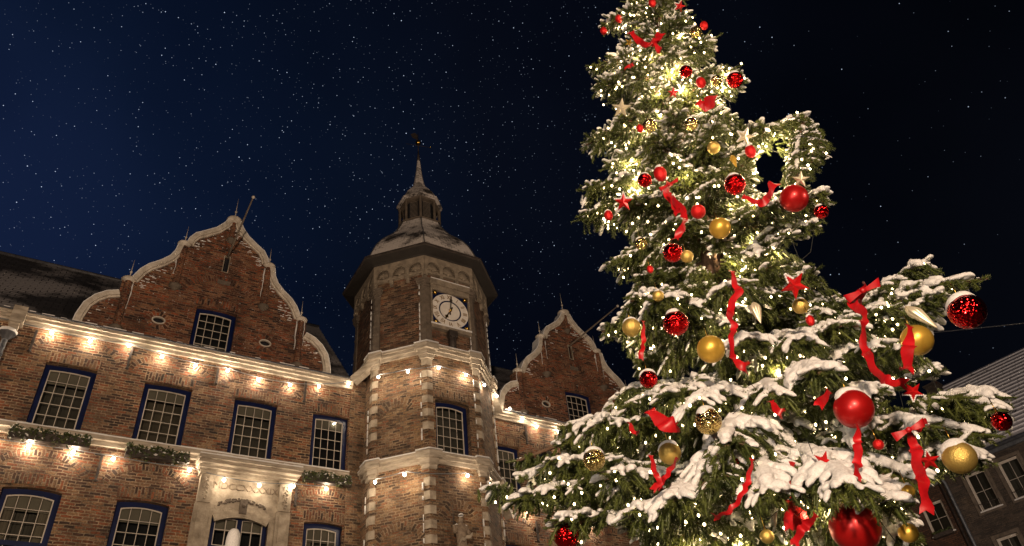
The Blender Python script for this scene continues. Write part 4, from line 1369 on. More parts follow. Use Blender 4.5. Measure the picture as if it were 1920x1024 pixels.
def lump_proto(n=7, m=5, seed=0):
    r = np.random.default_rng(seed)
    V = [(0, 0, 0)]
    V[0] = (-.52, 0, 0)
    for i in range(1, m):
        a = PI * i / m
        for j in range(n):
            b = 2 * PI * j / n
            rr = math.sin(a) ** .7 * (1 + .25 * r.standard_normal() * .6)
            V.append((-.52 * math.cos(a), rr * math.cos(b), rr * math.sin(b) * (.85 if math.sin(b) > 0 else .45)))
    V.append((.56, 0, -.1))
    F = []
    for j in range(n):
        q = (j + 1) % n
        F.append((0, 1 + q, 1 + j))
        for i in range(m - 2):
            a, b = 1 + i * n + j, 1 + i * n + q
            c, d = a + n, b + n
            F += [(a, b, d), (a, d, c)]
        F.append((len(V) - 1, 1 + (m - 2) * n + j, 1 + (m - 2) * n + q))
    return np.array(V), np.array(F)
LMP = [lump_proto(7, 5, s) for s in range(4)]

def frames(D):
    D = D / np.linalg.norm(D, axis=1, keepdims=True)
    Yv = np.cross(np.tile(UP, (len(D), 1)), D)
    n = np.linalg.norm(Yv, axis=1, keepdims=True)
    Yv = np.where(n > 1e-3, Yv / np.maximum(n, 1e-3), np.array([1.0, 0, 0]))
    Zv = np.cross(D, Yv)
    return D, Yv, Zv
def scatter(protos, P, D, S, r):
    """P base, D direction, S (len, width, height) -> merged arrays"""
    Vs, Fs, off = [], [], 0
    which = r.integers(0, len(protos), len(P))
    X, Yv, Zv = frames(D)
    for k, (pv, pf) in enumerate(protos):
        ix = np.nonzero(which == k)[0]
        if not len(ix): continue
        loc = pv[None] * S[ix][:, None, :]
        W = P[ix][:, None, :] + loc[:, :, 0:1] * X[ix][:, None] + loc[:, :, 1:2] * Yv[ix][:, None] + loc[:, :, 2:3] * Zv[ix][:, None]
        f = pf[None] + (np.arange(len(ix)) * len(pv))[:, None, None] + off
        Vs.append(W.reshape(-1, 3)); Fs.append(f.reshape(-1, 3)); off += len(ix) * len(pv)
    if not Vs: return np.zeros((0, 3)), np.zeros((0, 3), int)
    return np.concatenate(Vs), np.concatenate(Fs)

ORN = []      # (px, py, radius px, range) keep-clear cones, filled by the ornaments

def clear_mask(P, r, soft=7.0):
    q = project(P)
    jit = q[:, :2] + r.standard_normal((len(P), 2)) * soft
    ok = inside(jit, OUTL) & ~inside(jit, HOLE)
    for ox, oy, orad, orng in ORN:
        dx = q[:, 0] - ox; dy = q[:, 1] - oy
        near = (dx * dx + dy * dy < orad * orad) & (q[:, 2] < orng)
        ok &= ~near
    return ok

tree = thing('fir_tree', tuple(T0), 'tall snow laden fir decorated with baubles, ribbons and lights', 'tree')
tm = MB()
tz = [0, 1, 2.5, 4, 5.5, 7, 8.5, 10, 11.2, 12.2, 12.9]
tm.tube([tuple(tp(lean(z) + .03 * math.sin(z * 1.7), .03 * math.cos(z * 1.3), z)) for z in tz], [.23, .20, .18, .155, .135, .11, .09, .065, .045, .028, .012], 12)
tm.build('trunk', MAT['bark'], tree)

def bez(a, b, c, t): return a * (1 - t) ** 2 + b * 2 * t * (1 - t) + c * t * t
n_tw = 0
GRAIN = bpy.data.textures.new('snow_grain', 'CLOUDS'); GRAIN.noise_scale = .035; GRAIN.noise_depth = 3
BULB_SITES = []
def bough(root, tip, arch, seed, width=1.0, snow=.8, dens=1.0, hero=False, lod=0, sag=.25, name='bough', thick=1.0):
    global n_tw
    r = np.random.default_rng(seed)
    root = np.asarray(root, float); tip = np.asarray(tip, float)
    ln = np.linalg.norm(tip - root)
    mid = (root + tip) / 2 + UP * ln * arch + r.standard_normal(3) * ln * .03
    hd = (tip - root); hd[2] = 0; hd /= np.linalg.norm(hd) + 1e-9
    side0 = np.cross(UP, hd)
    P, D, S = [], [], []           # twigs
    SP, SD, SS = [], [], []        # snow
    stems = [[bez(root, mid, tip, t) for t in np.linspace(0, 1, 7)]]
    step = (.062 if not lod else .10) / dens
    n = max(4, int(ln / step))
    # snow has slid off some stretches
    bare = [r.uniform(0, 1) for _ in range(2 if hero else 1)]
    smax = min(.52, .16 + .26 * ln) * width
    for i in range(n):
        t = .12 + .88 * (i + r.random() * .6) / n
        if t > 1: t = 1.0
        b = bez(root, mid, tip, t)
        tg = bez(root, mid, tip, min(t + .02, 1.0)) - bez(root, mid, tip, t - .02); tg /= np.linalg.norm(tg)
        s = 1 if i % 2 else -1
        L2 = smax * (1.0 - .78 * t ** 2.2) * (.45 + .55 * min(1, t / .35)) * r.uniform(.72, 1.12)
        dr = tg * r.uniform(.55, .8) + side0 * s * r.uniform(.55, .9) + UP * r.uniform(-.16, .08)
        dr /= np.linalg.norm(dr)
        drp = sag * r.uniform(.5, 1.5)
        m = max(2, int(L2 / (.055 if not lod else .085)))
        pts = [b + dr * (L2 * k / m) - UP * drp * (L2 * k / m) ** 2 * 1.6 for k in range(m + 1)]
        stems.append(pts)
        sn_here = snow * (.25 if any(abs(t - q) < .09 for q in bare) else 1.0)
        for k in range(m + 1):
            p = pts[k]
            dd = (pts[min(k + 1, m)] - pts[max(k - 1, 0)]); dd /= np.linalg.norm(dd) + 1e-9
            sd = np.cross(UP, dd); sd /= np.linalg.norm(sd) + 1e-9
            outs = [1] if k < m else [0]
            for q in ((-1, 1) if k < m else (0,)):
                if k == 0 and r.random() < .5: continue
                e = dd * .75 + sd * q * r.uniform(.5, .85) + UP * r.uniform(-.32, .06)
                l_ = r.uniform(.09, .15) * (1 - .2 * t)
                P.append(p); D.append(e + r.standard_normal(3) * .12); S.append((l_, .14, .14))
                if r.random() < .55:          # thin rime on the shoot
                    rad = r.uniform(.006, .011); en = e / np.linalg.norm(e)
                    SP.append(p + en * l_ * r.uniform(.5, .85) + UP * (rad + .010)); SD.append(e); SS.append((l_ * r.uniform(.4, .9), rad, rad))
                if r.random() < sn_here:
                    rad = r.uniform(.014, .026) * (1.2 * thick ** .6 if hero else 1)
                    en = e / np.linalg.norm(e)
                    SP.append(p + en * l_ * .55 + UP * rad * .55); SD.append(e); SS.append((l_ * 1.05, rad, rad))
            for _h in range(2 if hero else 1):     # hanging twigs
                if r.random() > .75: continue
                e = dd * .35 + sd * r.uniform(-.5, .5) - UP * r.uniform(.5, 1.0)
                P.append(p - UP * _h * .05); D.append(e); S.append((r.uniform(.09, .16), .14, .14))
            if sn_here > .3 and r.random() < sn_here * (.95 if hero else .7):
                rad = r.uniform(.024, .042) * (1.15 * thick if hero else 1)
                SP.append(p + UP * rad * .6); SD.append(dd); SS.append((L2 / m * 2.5, rad * 1.0, rad * .9))
    # along the main stem and the leader
    for i in range(int(ln / .05)):
        t = .15 + .85 * i / (ln / .05)
        b = bez(root, mid, tip, t)
        tg = bez(root, mid, tip, min(t + .02, 1)) - bez(root, mid, tip, t - .02); tg /= np.linalg.norm(tg) + 1e-9
        P.append(b); D.append(tg * .6 + side0 * r.uniform(-.7, .7) - UP * r.uniform(-.3, .8)); S.append((.12, .12, .12))
        if r.random() < snow:
            rad = r.uniform(.03, .055) * (1.25 * thick if hero else .85) * (1 - .35 * t)
            SP.append(b + UP * rad * .6); SD.append(tg); SS.append((.21, rad * 1.1, rad * .9))
    P.append(bez(root, mid, tip, .985)); D.append(bez(root, mid, tip, 1) - bez(root, mid, tip, .96)); S.append((.17, .13, .13))
    P, D, S = map(np.array, (P, D, S))
    ok = clear_mask(P + D / np.linalg.norm(D, axis=1, keepdims=True) * S[:, :1] * .6, r)
    P, D, S = P[ok], D[ok], S[ok]
    if len(P) < 6: return None
    n_tw += len(P)
    V, F = scatter(TWS if lod else TWP, P, D, S, r)
    o = raw_mesh(name, V, F, MAT['needle'], tree)
    # wood
    wb = MB()
    rb = .018 + .016 * ln
    st0 = np.array(stems[0]); okp = inside(project(st0)[:, :2], OUTL) & ~inside(project(st0)[:, :2], HOLE)
    for i in range(6):
        if okp[i] and okp[i + 1]: wb.tube([tuple(st0[i]), tuple(st0[i + 1])], [rb * (1 - .13 * i), rb * (1 - .13 * (i + 1))], 6)
    if not lod:
        for st in stems[1:]:
            a = np.array(st); m2 = clear_mask(a, r, 1.0)
            if m2.all(): wb.tube([tuple(st[0]), tuple(st[len(st) // 2]), tuple(st[-1])], [.008, .006, .003], 4, cap=False)
    wb.build('branch_wood', MAT['bark'], o)
    if len(SP):
        SP, SD, SS = map(np.array, (SP, SD, SS))
        # wind packed the snow on the side that faces the square
        face_sq = -TW * .45 + UP * 0
        SP = SP + face_sq * SS[:, 1:2] * .9
        ok = clear_mask(SP, r, 5.0)
        SP, SD, SS = SP[ok], SD[ok], SS[ok]
        if len(SP) > 3:
            V, F = scatter(LMP, SP, SD, SS, r)
            so_ = raw_mesh('snow', V, F, MAT['snow'], o, smooth=True)
            if hero:
                md = so_.modifiers.new('fuse', 'REMESH'); md.mode = 'VOXEL'; md.voxel_size = .0085; md.use_smooth_shade = True
                ms = so_.modifiers.new('soften', 'SMOOTH'); ms.factor = .5; ms.iterations = 3
                dm = so_.modifiers.new('grain', 'DISPLACE'); dm.texture = GRAIN; dm.strength = .009; dm.mid_level = .5
    if len(P):
        k = r.integers(0, len(P), max(3, len(P) // 9))
        en = D[k] / np.linalg.norm(D[k], axis=1, keepdims=True)
        BULB_SITES.extend(list(P[k] + en * S[k][:, :1] * .9 + r.standard_normal((len(k), 3)) * .015))
    return o

# ---- ornaments are hung first so that the twigs can make room for them
# ------------------------------------------------------------------ ornaments
def rnd_dir(seed): return random.Random(seed)
def snow_cap(parent, c, r, sz=1.0, drop=.25, seed=0):
    rr = random.Random(seed)
    ph = [rr.uniform(0, 6.28) for _ in range(3)]
    mb = MB(); rows = []
    n, m = 20, 7
    for i in range(m + 1):
        t = i / m
        row = []
        for j in range(n):
            a = 2 * PI * j / n
            lim = (.95 + .18 * math.sin(2 * a + ph[0]) + .12 * math.sin(3 * a + ph[1]) + .08 * math.sin(5 * a + ph[2])) * (.85 + drop)
            th = max(t * lim, .001)
            th_r = 1 + .20 * (1 - t ** 2.5) + .03
            if i == m: th_r = .98
            row.append((c[0] + r * th_r * math.sin(th) * math.cos(a), c[1] + r * th_r * math.sin(th) * math.sin(a), c[2] + r * sz * th_r * math.cos(th)))
        rows.append(row)
    mb.grid(rows, closed=True, smooth=True)
    return mb.build('snow_cap', MAT['snow'], parent)

def size_of(dpx, P):
    q = project(P)[0]
    return dpx * q[2] / FPX

def bauble(px, py, dpx, kind, label, snow=1, k=.94, shape='ball', clear=1.0, group=None):
    P, d = surf(px, py, k)
    dia = size_of(dpx, P)
    r = dia / 2
    o_name = {'ball': 'bauble', 'egg': 'egg_ornament'}[shape]
    root = thing(o_name, tuple(P), label, 'bauble' if shape == 'ball' else 'ornament', group or ('glass balls hung in the fir' if shape == 'ball' else 'fir ornaments of egg shape'))
    mb = MB()
    sz = 1.0 if shape == 'ball' else 1.45
    mb.ball(tuple(P), r, 28 if dpx > 30 else 18, 18 if dpx > 30 else 12, sz)
    mb.build('ball' if shape == 'ball' else 'body', MAT[kind], root)
    cb = MB(); cb.lathe([(r * .17, 0), (r * .17, r * .16), (r * .05, r * .18), (0.001, r * .19)], (P[0], P[1], P[2] + r * sz * .97), 10)
    cb.tube([(P[0], P[1], P[2] + r * sz * 1.1), (P[0], P[1], P[2] + r * sz * 1.1 + .09)], .003, 4)
    cb.build('hanger', MAT['gold'], root)
    if snow: snow_cap(root, tuple(P), r, sz, .0 if snow == 1 else .2, int(px))
    rg = project(P)[0, 2]
    ORN.append((px, py + dpx * .06, dpx * .44 * clear + 1, rg + r))
    return root

def star(px, py, dpx, kind, label, rot=0, k=.97, snow=True):
    P, d = surf(px, py, k)
    R = size_of(dpx, P) / 2
    root = thing('star_ornament', tuple(P), label, 'star ornament', 'stars hung in the fir')
    n = CAM - P; n /= np.linalg.norm(n)
    n = n + rng.standard_normal(3) * .18; n /= np.linalg.norm(n)
    u = np.cross(UP, n); u /= np.linalg.norm(u); v = np.cross(n, u)
    pts = []
    for j in range(10):
        a = math.radians(90 + 36 * j + rot); rr = R if j % 2 == 0 else R * .40
        pts.append(P + u * rr * math.cos(a) + v * rr * math.sin(a))
    f = P + n * R * .28; b = P - n * R * .28
    mb = MB()
    for j in range(10):
        q = (j + 1) % 10
        mb.poly([tuple(f), tuple(pts[j]), tuple(pts[q])]); mb.poly([tuple(b), tuple(pts[q]), tuple(pts[j])])
    mb.build('star', MAT[kind], root)
    cb = MB(); top = pts[0]; cb.tube([tuple(top), tuple(top + UP * .10)], .003, 4); cb.build('thread', MAT['cable'], root)
    if snow:
        sb = MB()
        for a, b_ in ((0, 1), (0, 9), (8, 9), (2, 1)):
            if snow == 1 and a in (8, 2): continue
            A, B = pts[a], pts[b_]
            for q in range(4): sb.ball(tuple(A + (B - A) * (q + .5) / 4 + UP * R * .04), R * .10, 7, 5)
        sb.build('snow_crust', MAT['snow'], root)
    ORN.append((px, py, dpx * .46, project(P)[0, 2] + .1))
    return root

def drop(px, py, wpx, hpx, kind, label, tilt=0):
    P, d = surf(px, py, .97)
    h = size_of(hpx, P); w = size_of(wpx, P) / 2
    root = thing('drop_ornament', tuple(P), label, 'ornament', 'long drop ornaments in the fir')
    mb = MB(); rows = []
    for i in range(13):
        t = i / 12
        rr = w * (math.sin(PI * min(1, t / .32) / 2) if t < .32 else (1 - (t - .32) / .68) ** .8 + .02)
        rows.append([(P[0] + rr * (1 + .12 * math.cos(8 * a)) * math.cos(a) + tilt * (t - .5) * h * TR[0], P[1] + rr * (1 + .12 * math.cos(8 * a)) * math.sin(a) + tilt * (t - .5) * h * TR[1], P[2] + h * (.5 - t)) for a in np.linspace(0, 2 * PI, 32, endpoint=False)])
    mb.grid(rows, closed=True); mb.build('body', MAT[kind], root)
    cb = MB(); cb.tube([(P[0] - tilt * .5 * h * TR[0], P[1] - tilt * .5 * h * TR[1], P[2] + h * .5), (P[0] - tilt * .5 * h * TR[0], P[1] - tilt * .5 * h * TR[1], P[2] + h * .5 + .08)], .003, 4); cb.build('thread', MAT['cable'], root)
    ORN.append((px, py - hpx * .2, wpx * .6, project(P)[0, 2] + .1)); ORN.append((px, py + hpx * .2, wpx * .5, project(P)[0, 2] + .1))

def ribbon(path, label, tails=(), bow=None, k=1.02, group='red ribbons trailing over the fir'):
    """path: (px, py, width px) along the ribbon; tails: further strips of the same bow"""
    p0, _ = surf(path[0][0], path[0][1], k)
    root = thing('ribbon', tuple(p0), label, 'ribbon', group)
    def strip(pp, name, ph):
        C = []
        for (x, y, w_) in pp:
            P, d = surf(x, y, k)
            C.append((P, size_of(w_, P) / 2, x, y, w_))
        # smooth resample
        out = []
        n = len(C)
        for i in range(n - 1):
            a = C[max(i - 1, 0)]; b = C[i]; c = C[i + 1]; e = C[min(i + 2, n - 1)]
            for s in range(6):
                t = s / 6
                P = .5 * ((2 * b[0]) + (-a[0] + c[0]) * t + (2 * a[0] - 5 * b[0] + 4 * c[0] - e[0]) * t * t + (-a[0] + 3 * b[0] - 3 * c[0] + e[0]) * t ** 3)
                out.append((P, b[1] + (c[1] - b[1]) * t))
        out.append((C[-1][0], C[-1][1]))
        mb = MB(); rows = []
        m = len(out)
        q0 = random.Random(int(path[0][0]) + int(ph * 10))
        f1, f2 = q0.uniform(.22, .38), q0.uniform(.5, .8)
        for i, (P, w_) in enumerate(out):
            tg = out[min(i + 1, m - 1)][0] - out[max(i - 1, 0)][0]; tg /= np.linalg.norm(tg) + 1e-9
            vw = CAM - P; vw /= np.linalg.norm(vw)
            sd = np.cross(tg, vw); sd /= np.linalg.norm(sd) + 1e-9
            nn = np.cross(sd, tg)
            tw = .85 * math.sin(i * f1 + ph) + .25 * math.sin(i * f2)
            sd2 = sd * math.cos(tw) + nn * math.sin(tw)
            base = P + nn * (.03 * math.sin(i * f2 + ph)) + sd * .006 * math.sin(i * 1.3)
            cup = .22 * math.sin(i * f1 * 1.7 + 1)
            row = []
            for q in (-1, -.5, 0, .5, 1):
                e = base + sd2 * w_ * q + nn * w_ * cup * (1 - q * q)
                if i == m - 1: e = e + tg * w_ * .75 * abs(q)       # swallow-tail end
                row.append(tuple(e))
            rows.append(row)
        mb.grid(rows, smooth=True)
        rows2 = [[tuple(np.array(p) + np.array([0, 0, .0012]) - (CAM - np.array(p)) / np.linalg.norm(CAM - np.array(p)) * .002) for p in row] for row in rows]
        mb.grid(rows2, smooth=True, flip=True)
        mb.build(name, MAT['ribbon'], root)
        for (P, w_, x, y, wp) in C: ORN.append((x, y, wp * .5, project(P)[0, 2] + .03))
        for a, b in zip(C[:-1], C[1:]):
            dist = math.hypot(a[2] - b[2], a[3] - b[3])
            nn_ = int(dist / max(6, a[4] * .6))
            for q in range(1, nn_ + 1):
                t = q / (nn_ + 1)
                ORN.append((a[2] + (b[2] - a[2]) * t, a[3] + (b[3] - a[3]) * t, a[4] * .5, project(a[0])[0, 2] + .03))
    strip(path, 'band', .3)
    for i, tl in enumerate(tails): strip(tl, 'tail', 1.1 + i)
    if bow:
        x, y, s = bow
        P, d = surf(x, y, k + .02)
        R = size_of(s, P)
        vw = CAM - P; vw /= np.linalg.norm(vw)
        for sg in (-1, 1):
            mb = MB(); rows = []
            for i in range(15):
                t = i / 14; a = 2 * PI * t
                c = P + TR * sg * R * .42 * (1 - math.cos(a)) + vw * (.02 + R * .16 * math.sin(a)) + UP * R * .10 * (1 - math.cos(a)) * sg
                hw = R * .26 * (.25 + .75 * (1 - math.cos(a)) / 2)
                rows.append([tuple(c + (UP + .2 * TR * sg) * hw * q) for q in (-1, 0, 1)])
            mb.grid(rows, smooth=True); mb.build('loop', MAT['ribbon'], root)
        kb = MB(); kb.ball(tuple(P + vw * .03), R * .16, 10, 8); kb.build('knot', MAT['ribbon'], root)
        ORN.append((x, y, s * 1.0, project(P)[0, 2]))
    return root

# label texts single each ornament out by look and by what it hangs beside
RM_, RS, RG, GM, GS, GG = 'red_matte', 'red_shiny', 'red_glit', 'gold_matte', 'gold_shiny', 'gold_glit'
bauble(1603, 989, 92, RM_, 'very large satin red bauble, lowest and biggest on the fir', snow=0, clear=.9)
bauble(1601, 767, 72, RM_, 'large satin red bauble under a snow hood with a ribbon hanging straight below it', snow=1, k=1.06)
bauble(1489, 372, 52, RM_, 'plain satin red bauble at the right edge of the upper fir', snow=0)
bauble(1813, 584, 66, RS, 'large mirrored red bauble with snow cap at the far right bough tip under the sky', snow=2, k=1.35)
bauble(1719, 638, 58, GM, 'satin gold bauble crossed by a red ribbon in the right boughs', snow=0, k=1.1)
bauble(1333, 655, 52, GM, 'satin gold bauble in the middle of the fir', snow=0)
bauble(1184, 614, 35, GG, 'matt glittering gold bauble with snow cap on the left edge bough', snow=1)
bauble(1267, 606, 48, RS, 'mirrored red bauble with snow on top, left of the trunk at mid height', snow=1)
bauble(1216, 711, 34, RS, 'mirrored red bauble half covered by foliage above the lower left boughs', snow=2)
bauble(1328, 790, 50, GS, 'mirrored gold bauble with thick snow cap above the centre of the lower boughs', snow=2, k=1.03)
bauble(1114, 862, 42, GS, 'mirrored gold bauble with snow cap on the lower left bough', snow=2, k=1.05)
bauble(1256, 850, 42, GG, 'glittering gold bauble above the crossed red ribbon tails', snow=2)
bauble(1062, 1004, 50, RS, 'mirrored red bauble hanging from the lowest left bough tip', snow=1, k=1.0)
bauble(1350, 428, 40, GM, 'satin gold bauble in the upper middle of the fir', snow=0)
bauble(1378, 346, 40, RS, 'mirrored red bauble with snow cap joined by a ribbon in the upper fir', snow=1)
bauble(1262, 474, 37, RS, 'mirrored red bauble directly below the long curling ribbon', snow=0)
bauble(1209, 338, 27, RS, 'small mirrored red bauble with snow cap on the upper left boughs', snow=1)
bauble(1309, 397, 28, RG, 'small glittering red bauble deep in the upper boughs left of the satin gold one', snow=0)
bauble(1540, 397, 27, RS, 'small mirrored red bauble on the outermost upper right twig', snow=1, k=1.15)
bauble(1288, 481, 24, GG, 'small glittering gold bauble right beside the mirrored red one under the ribbon', snow=0)
bauble(1202, 457, 24, GS, 'small mirrored gold bauble on the left edge below the upper boughs', snow=1)
bauble(1218, 236, 27, GS, 'mirrored gold bauble in the upper left, level with a twin to its right', snow=0)
bauble(1296, 233, 26, GS, 'mirrored gold bauble in the upper centre of the fir below the red sheet ribbon', snow=1)
bauble(1338, 277, 24, GG, 'small glittering gold bauble below the snowy upper bough', snow=0)
bauble(1378, 150, 31, RS, 'mirrored red bauble with black reflection and snow cap at the top right edge', snow=2, k=1.1)
bauble(1286, 134, 24, RS, 'small mirrored red bauble near the fir top', snow=1)
bauble(1343, 152, 22, GS, 'small mirrored gold bauble half hidden beside the red egg near the top', snow=1)
bauble(1305, 60, 24, GS, 'mirrored gold bauble with snow cap, topmost ball of the fir', snow=2)
bauble(1501, 574, 30, GG, 'glittering gold bauble under the big red star', snow=1)
bauble(1799, 858, 60, GG, 'large glittering gold bauble under the lowest right bough', snow=2, k=1.1, clear=.8)
bauble(1878, 790, 36, RS, 'mirrored red bauble peeping out of the far right snow covered bough tip', snow=0, k=1.12, clear=.5)
bauble(1703, 921, 24, GM, 'small satin gold bauble behind the wide red ribbon tail', snow=1)
bauble(1703, 999, 36, GM, 'satin gold bauble at the bottom right beside the biggest red one', snow=1)
bauble(1438, 1006, 26, GG, 'small glittering gold bauble at the bottom edge of the fir', snow=0)
bauble(1493, 972, 44, RG, 'dull red glitter bauble deep in the lower boughs behind ribbons', snow=0, k=.8)
bauble(1647, 834, 20, RG, 'small glittering red bauble below and right of the large satin one', snow=0)
bauble(1385, 862, 22, RS, 'small mirrored red bauble above the long ribbon in the lower middle', snow=0)
bauble(1234, 555, 22, GG, 'small glittering gold bauble peeping from the snow of the middle left bough', snow=1)
for x, y, d, lab in ((1132, 58, 13, 'tiny red egg ornament at the upper left fringe near the fir top'), (1160, 35, 13, 'tiny red egg ornament left of the fir tip, higher of two on the left'),
                     (1223, 6, 14, 'small red egg ornament at the very top of the picture'), (1320, 48, 14, 'small red egg ornament with snow on the right of the topmost ball'),
                     (1314, 155, 18, 'red egg ornament with snow cap between the gold ball and the upper trunk'), (1200, 241, 13, 'slim red egg ornament left of a mirrored gold bauble'),
                     (1407, 284, 20, 'frosted red egg ornament at the edge of the sky gap, upper right'), (1238, 326, 24, 'large fuzzy red egg ornament above the long curling ribbon'),
                     (1141, 404, 16, 'red egg ornament hanging low at the left edge below the red star'), (1219, 505, 12, 'slim red egg ornament over the middle left snowy bough'), (1519, 601, 16, 'red egg ornament below the glittering gold ball under the big star')):
    bauble(x, y, d, RG, lab, snow=1 if d > 15 else 0, shape='egg')
star(1490, 535, 56, 'star_red', 'big faceted red star with snow on its left arm in the right middle boughs', rot=12, k=1.05)
star(1169, 379, 38, 'star_red', 'red star with snow lined arms on the upper left boughs', rot=-14, snow=2)
star(1712, 735, 40, 'star_red', 'red and white frosted star hanging in the sky gap at the right', rot=160, snow=2, k=1.05)
star(1544, 866, 46, 'star_red', 'red star with thick snow on top, below the large snow hood bough', rot=30, snow=2, k=1.02)
star(1742, 864, 42, 'star_red', 'red star beside the wide ribbon bow at the right', rot=-8, k=1.05)
star(1274, 12, 24, 'star_red', 'small red star with snow at the fir top', rot=20, snow=2)
star(1262, 174, 22, 'star_red', 'small dark red star in the upper centre', rot=-30, snow=0)
star(1180, 80, 18, 'gold_matte', 'small gold star left of the top bow', rot=15, snow=0)
star(1165, 203, 40, 'silver', 'pale gold star on the upper left fringe', rot=-25, snow=0)
star(1397, 256, 36, 'silver', 'pale gold star beside the sky gap on the upper right', rot=35, snow=2)
star(1501, 337, 34, 'silver', 'pale gold star above the plain satin red bauble', rot=-20, snow=0, k=1.05)
drop(1419, 586, 19, 50, 'silver', 'pale gold drop ornament hanging right of the middle ribbon')
drop(1727, 594, 24, 64, 'silver', 'slanting pale gold drop ornament over the satin gold bauble', tilt=.5)
drop(1376, 302, 11, 34, 'gold_matte', 'slim gold drop ornament over the mirrored red bauble in the upper fir')
ribbon([(1623, 540, 20), (1612, 556, 26), (1604, 572, 26), (1618, 584, 18), (1619, 608, 16), (1619, 640, 16), (1628, 668, 18), (1645, 700, 18), (1668, 715, 22), (1697, 720, 26)],
       'long red ribbon hanging from the right bough and curling to the pale star', bow=(1618, 545, 40), k=1.1)
ribbon([(1706, 615, 15), (1706, 640, 22), (1702, 668, 26), (1700, 698, 24)], 'short broad red ribbon hanging over the satin gold bauble', k=1.2)
ribbon([(1373, 511, 12), (1378, 530, 14), (1384, 548, 17), (1372, 570, 16), (1369, 594, 17), (1376, 612, 12), (1371, 640, 11), (1375, 668, 12), (1384, 680, 18), (1400, 688, 24)],
       'long red ribbon running down the middle of the fir over the trunk', k=1.05)
ribbon([(1206, 604, 8), (1207, 625, 9), (1205, 650, 9), (1201, 672, 10)], 'narrow red ribbon beside the matt glittering gold bauble')
ribbon([(1253, 344, 20), (1250, 362, 15), (1262, 376, 16), (1278, 392, 14), (1283, 414, 14), (1276, 434, 14), (1266, 450, 16)], 'long curling red ribbon in the upper fir below the fuzzy egg',
       tails=[[(1256, 365, 12), (1264, 384, 12), (1272, 404, 12)]], bow=(1254, 346, 22), k=1.06)
ribbon([(1394, 369, 12), (1412, 376, 12), (1430, 380, 15), (1442, 366, 15), (1447, 350, 17), (1455, 340, 22)], 'red ribbon sweeping from the mirrored bauble up to the plain satin one', k=1.08)
ribbon([(1184, 62, 14), (1196, 74, 14), (1214, 84, 11), (1228, 78, 14), (1240, 62, 17)], 'red bow with two tails near the top of the fir', tails=[[(1228, 80, 12), (1234, 90, 12), (1241, 98, 11)]], bow=(1222, 80, 18), k=1.1)
ribbon([(1310, 192, 16), (1322, 196, 26), (1338, 190, 22)], 'red ribbon sheet spread over the twigs in the upper right of the fir', k=1.1)
ribbon([(1172, 128, 6), (1180, 124, 8), (1187, 120, 6)], 'scrap of red ribbon on the left side of the fir top')
ribbon([(1221, 772, 22), (1238, 786, 34), (1256, 796, 34), (1272, 800, 16)], 'broad red ribbon leaf lying on the snowy lower left bough', k=1.08)
ribbon([(1221, 856, 12), (1226, 878, 12), (1236, 900, 12), (1238, 918, 12)], 'red ribbon with crossing tails under the glittering gold bauble', tails=[[(1270, 860, 9), (1256, 882, 10), (1243, 902, 11), (1226, 916, 12)]], k=1.04)
ribbon([(1410, 862, 10), (1406, 888, 11), (1397, 916, 11), (1382, 942, 10), (1362, 962, 10), (1340, 970, 16)], 'thin red ribbon curving down to the left in the lower middle', k=1.06)
ribbon([(1447, 754, 14), (1456, 766, 18), (1468, 776, 20)], 'short red ribbon end sticking out of the central snow bough', k=1.08)
ribbon([(1608, 800, 8), (1609, 818, 15), (1608, 845, 18), (1608, 870, 17), (1606, 894, 16)], 'straight red ribbon hanging below the large satin red bauble', k=1.1)
ribbon([(1553, 735, 16), (1543, 752, 22), (1534, 764, 18)], 'red ribbon patch left of the large satin red bauble', k=1.04)
ribbon([(1699, 808, 20), (1712, 826, 20), (1718, 850, 22), (1722, 880, 28), (1732, 915, 27), (1738, 952, 25)], 'wide red ribbon tail hanging from a bow on the right bough', tails=[[(1712, 812, 12), (1724, 800, 14), (1738, 790, 10)]], bow=(1704, 806, 36), k=1.12)
ribbon([(1486, 868, 12), (1484, 905, 16), (1482, 945, 20), (1478, 990, 18)], 'dark red ribbon hanging deep in the lower boughs', k=.95)
ribbon([(1530, 966, 14), (1516, 982, 18), (1500, 998, 18), (1490, 1020, 18)], 'red ribbon slanting down left of the very large bauble', k=1.0)
ribbon([(1182, 796, 10), (1186, 806, 12), (1195, 812, 10)], 'small red ribbon end in the snow of the lower left bough', k=1.05)
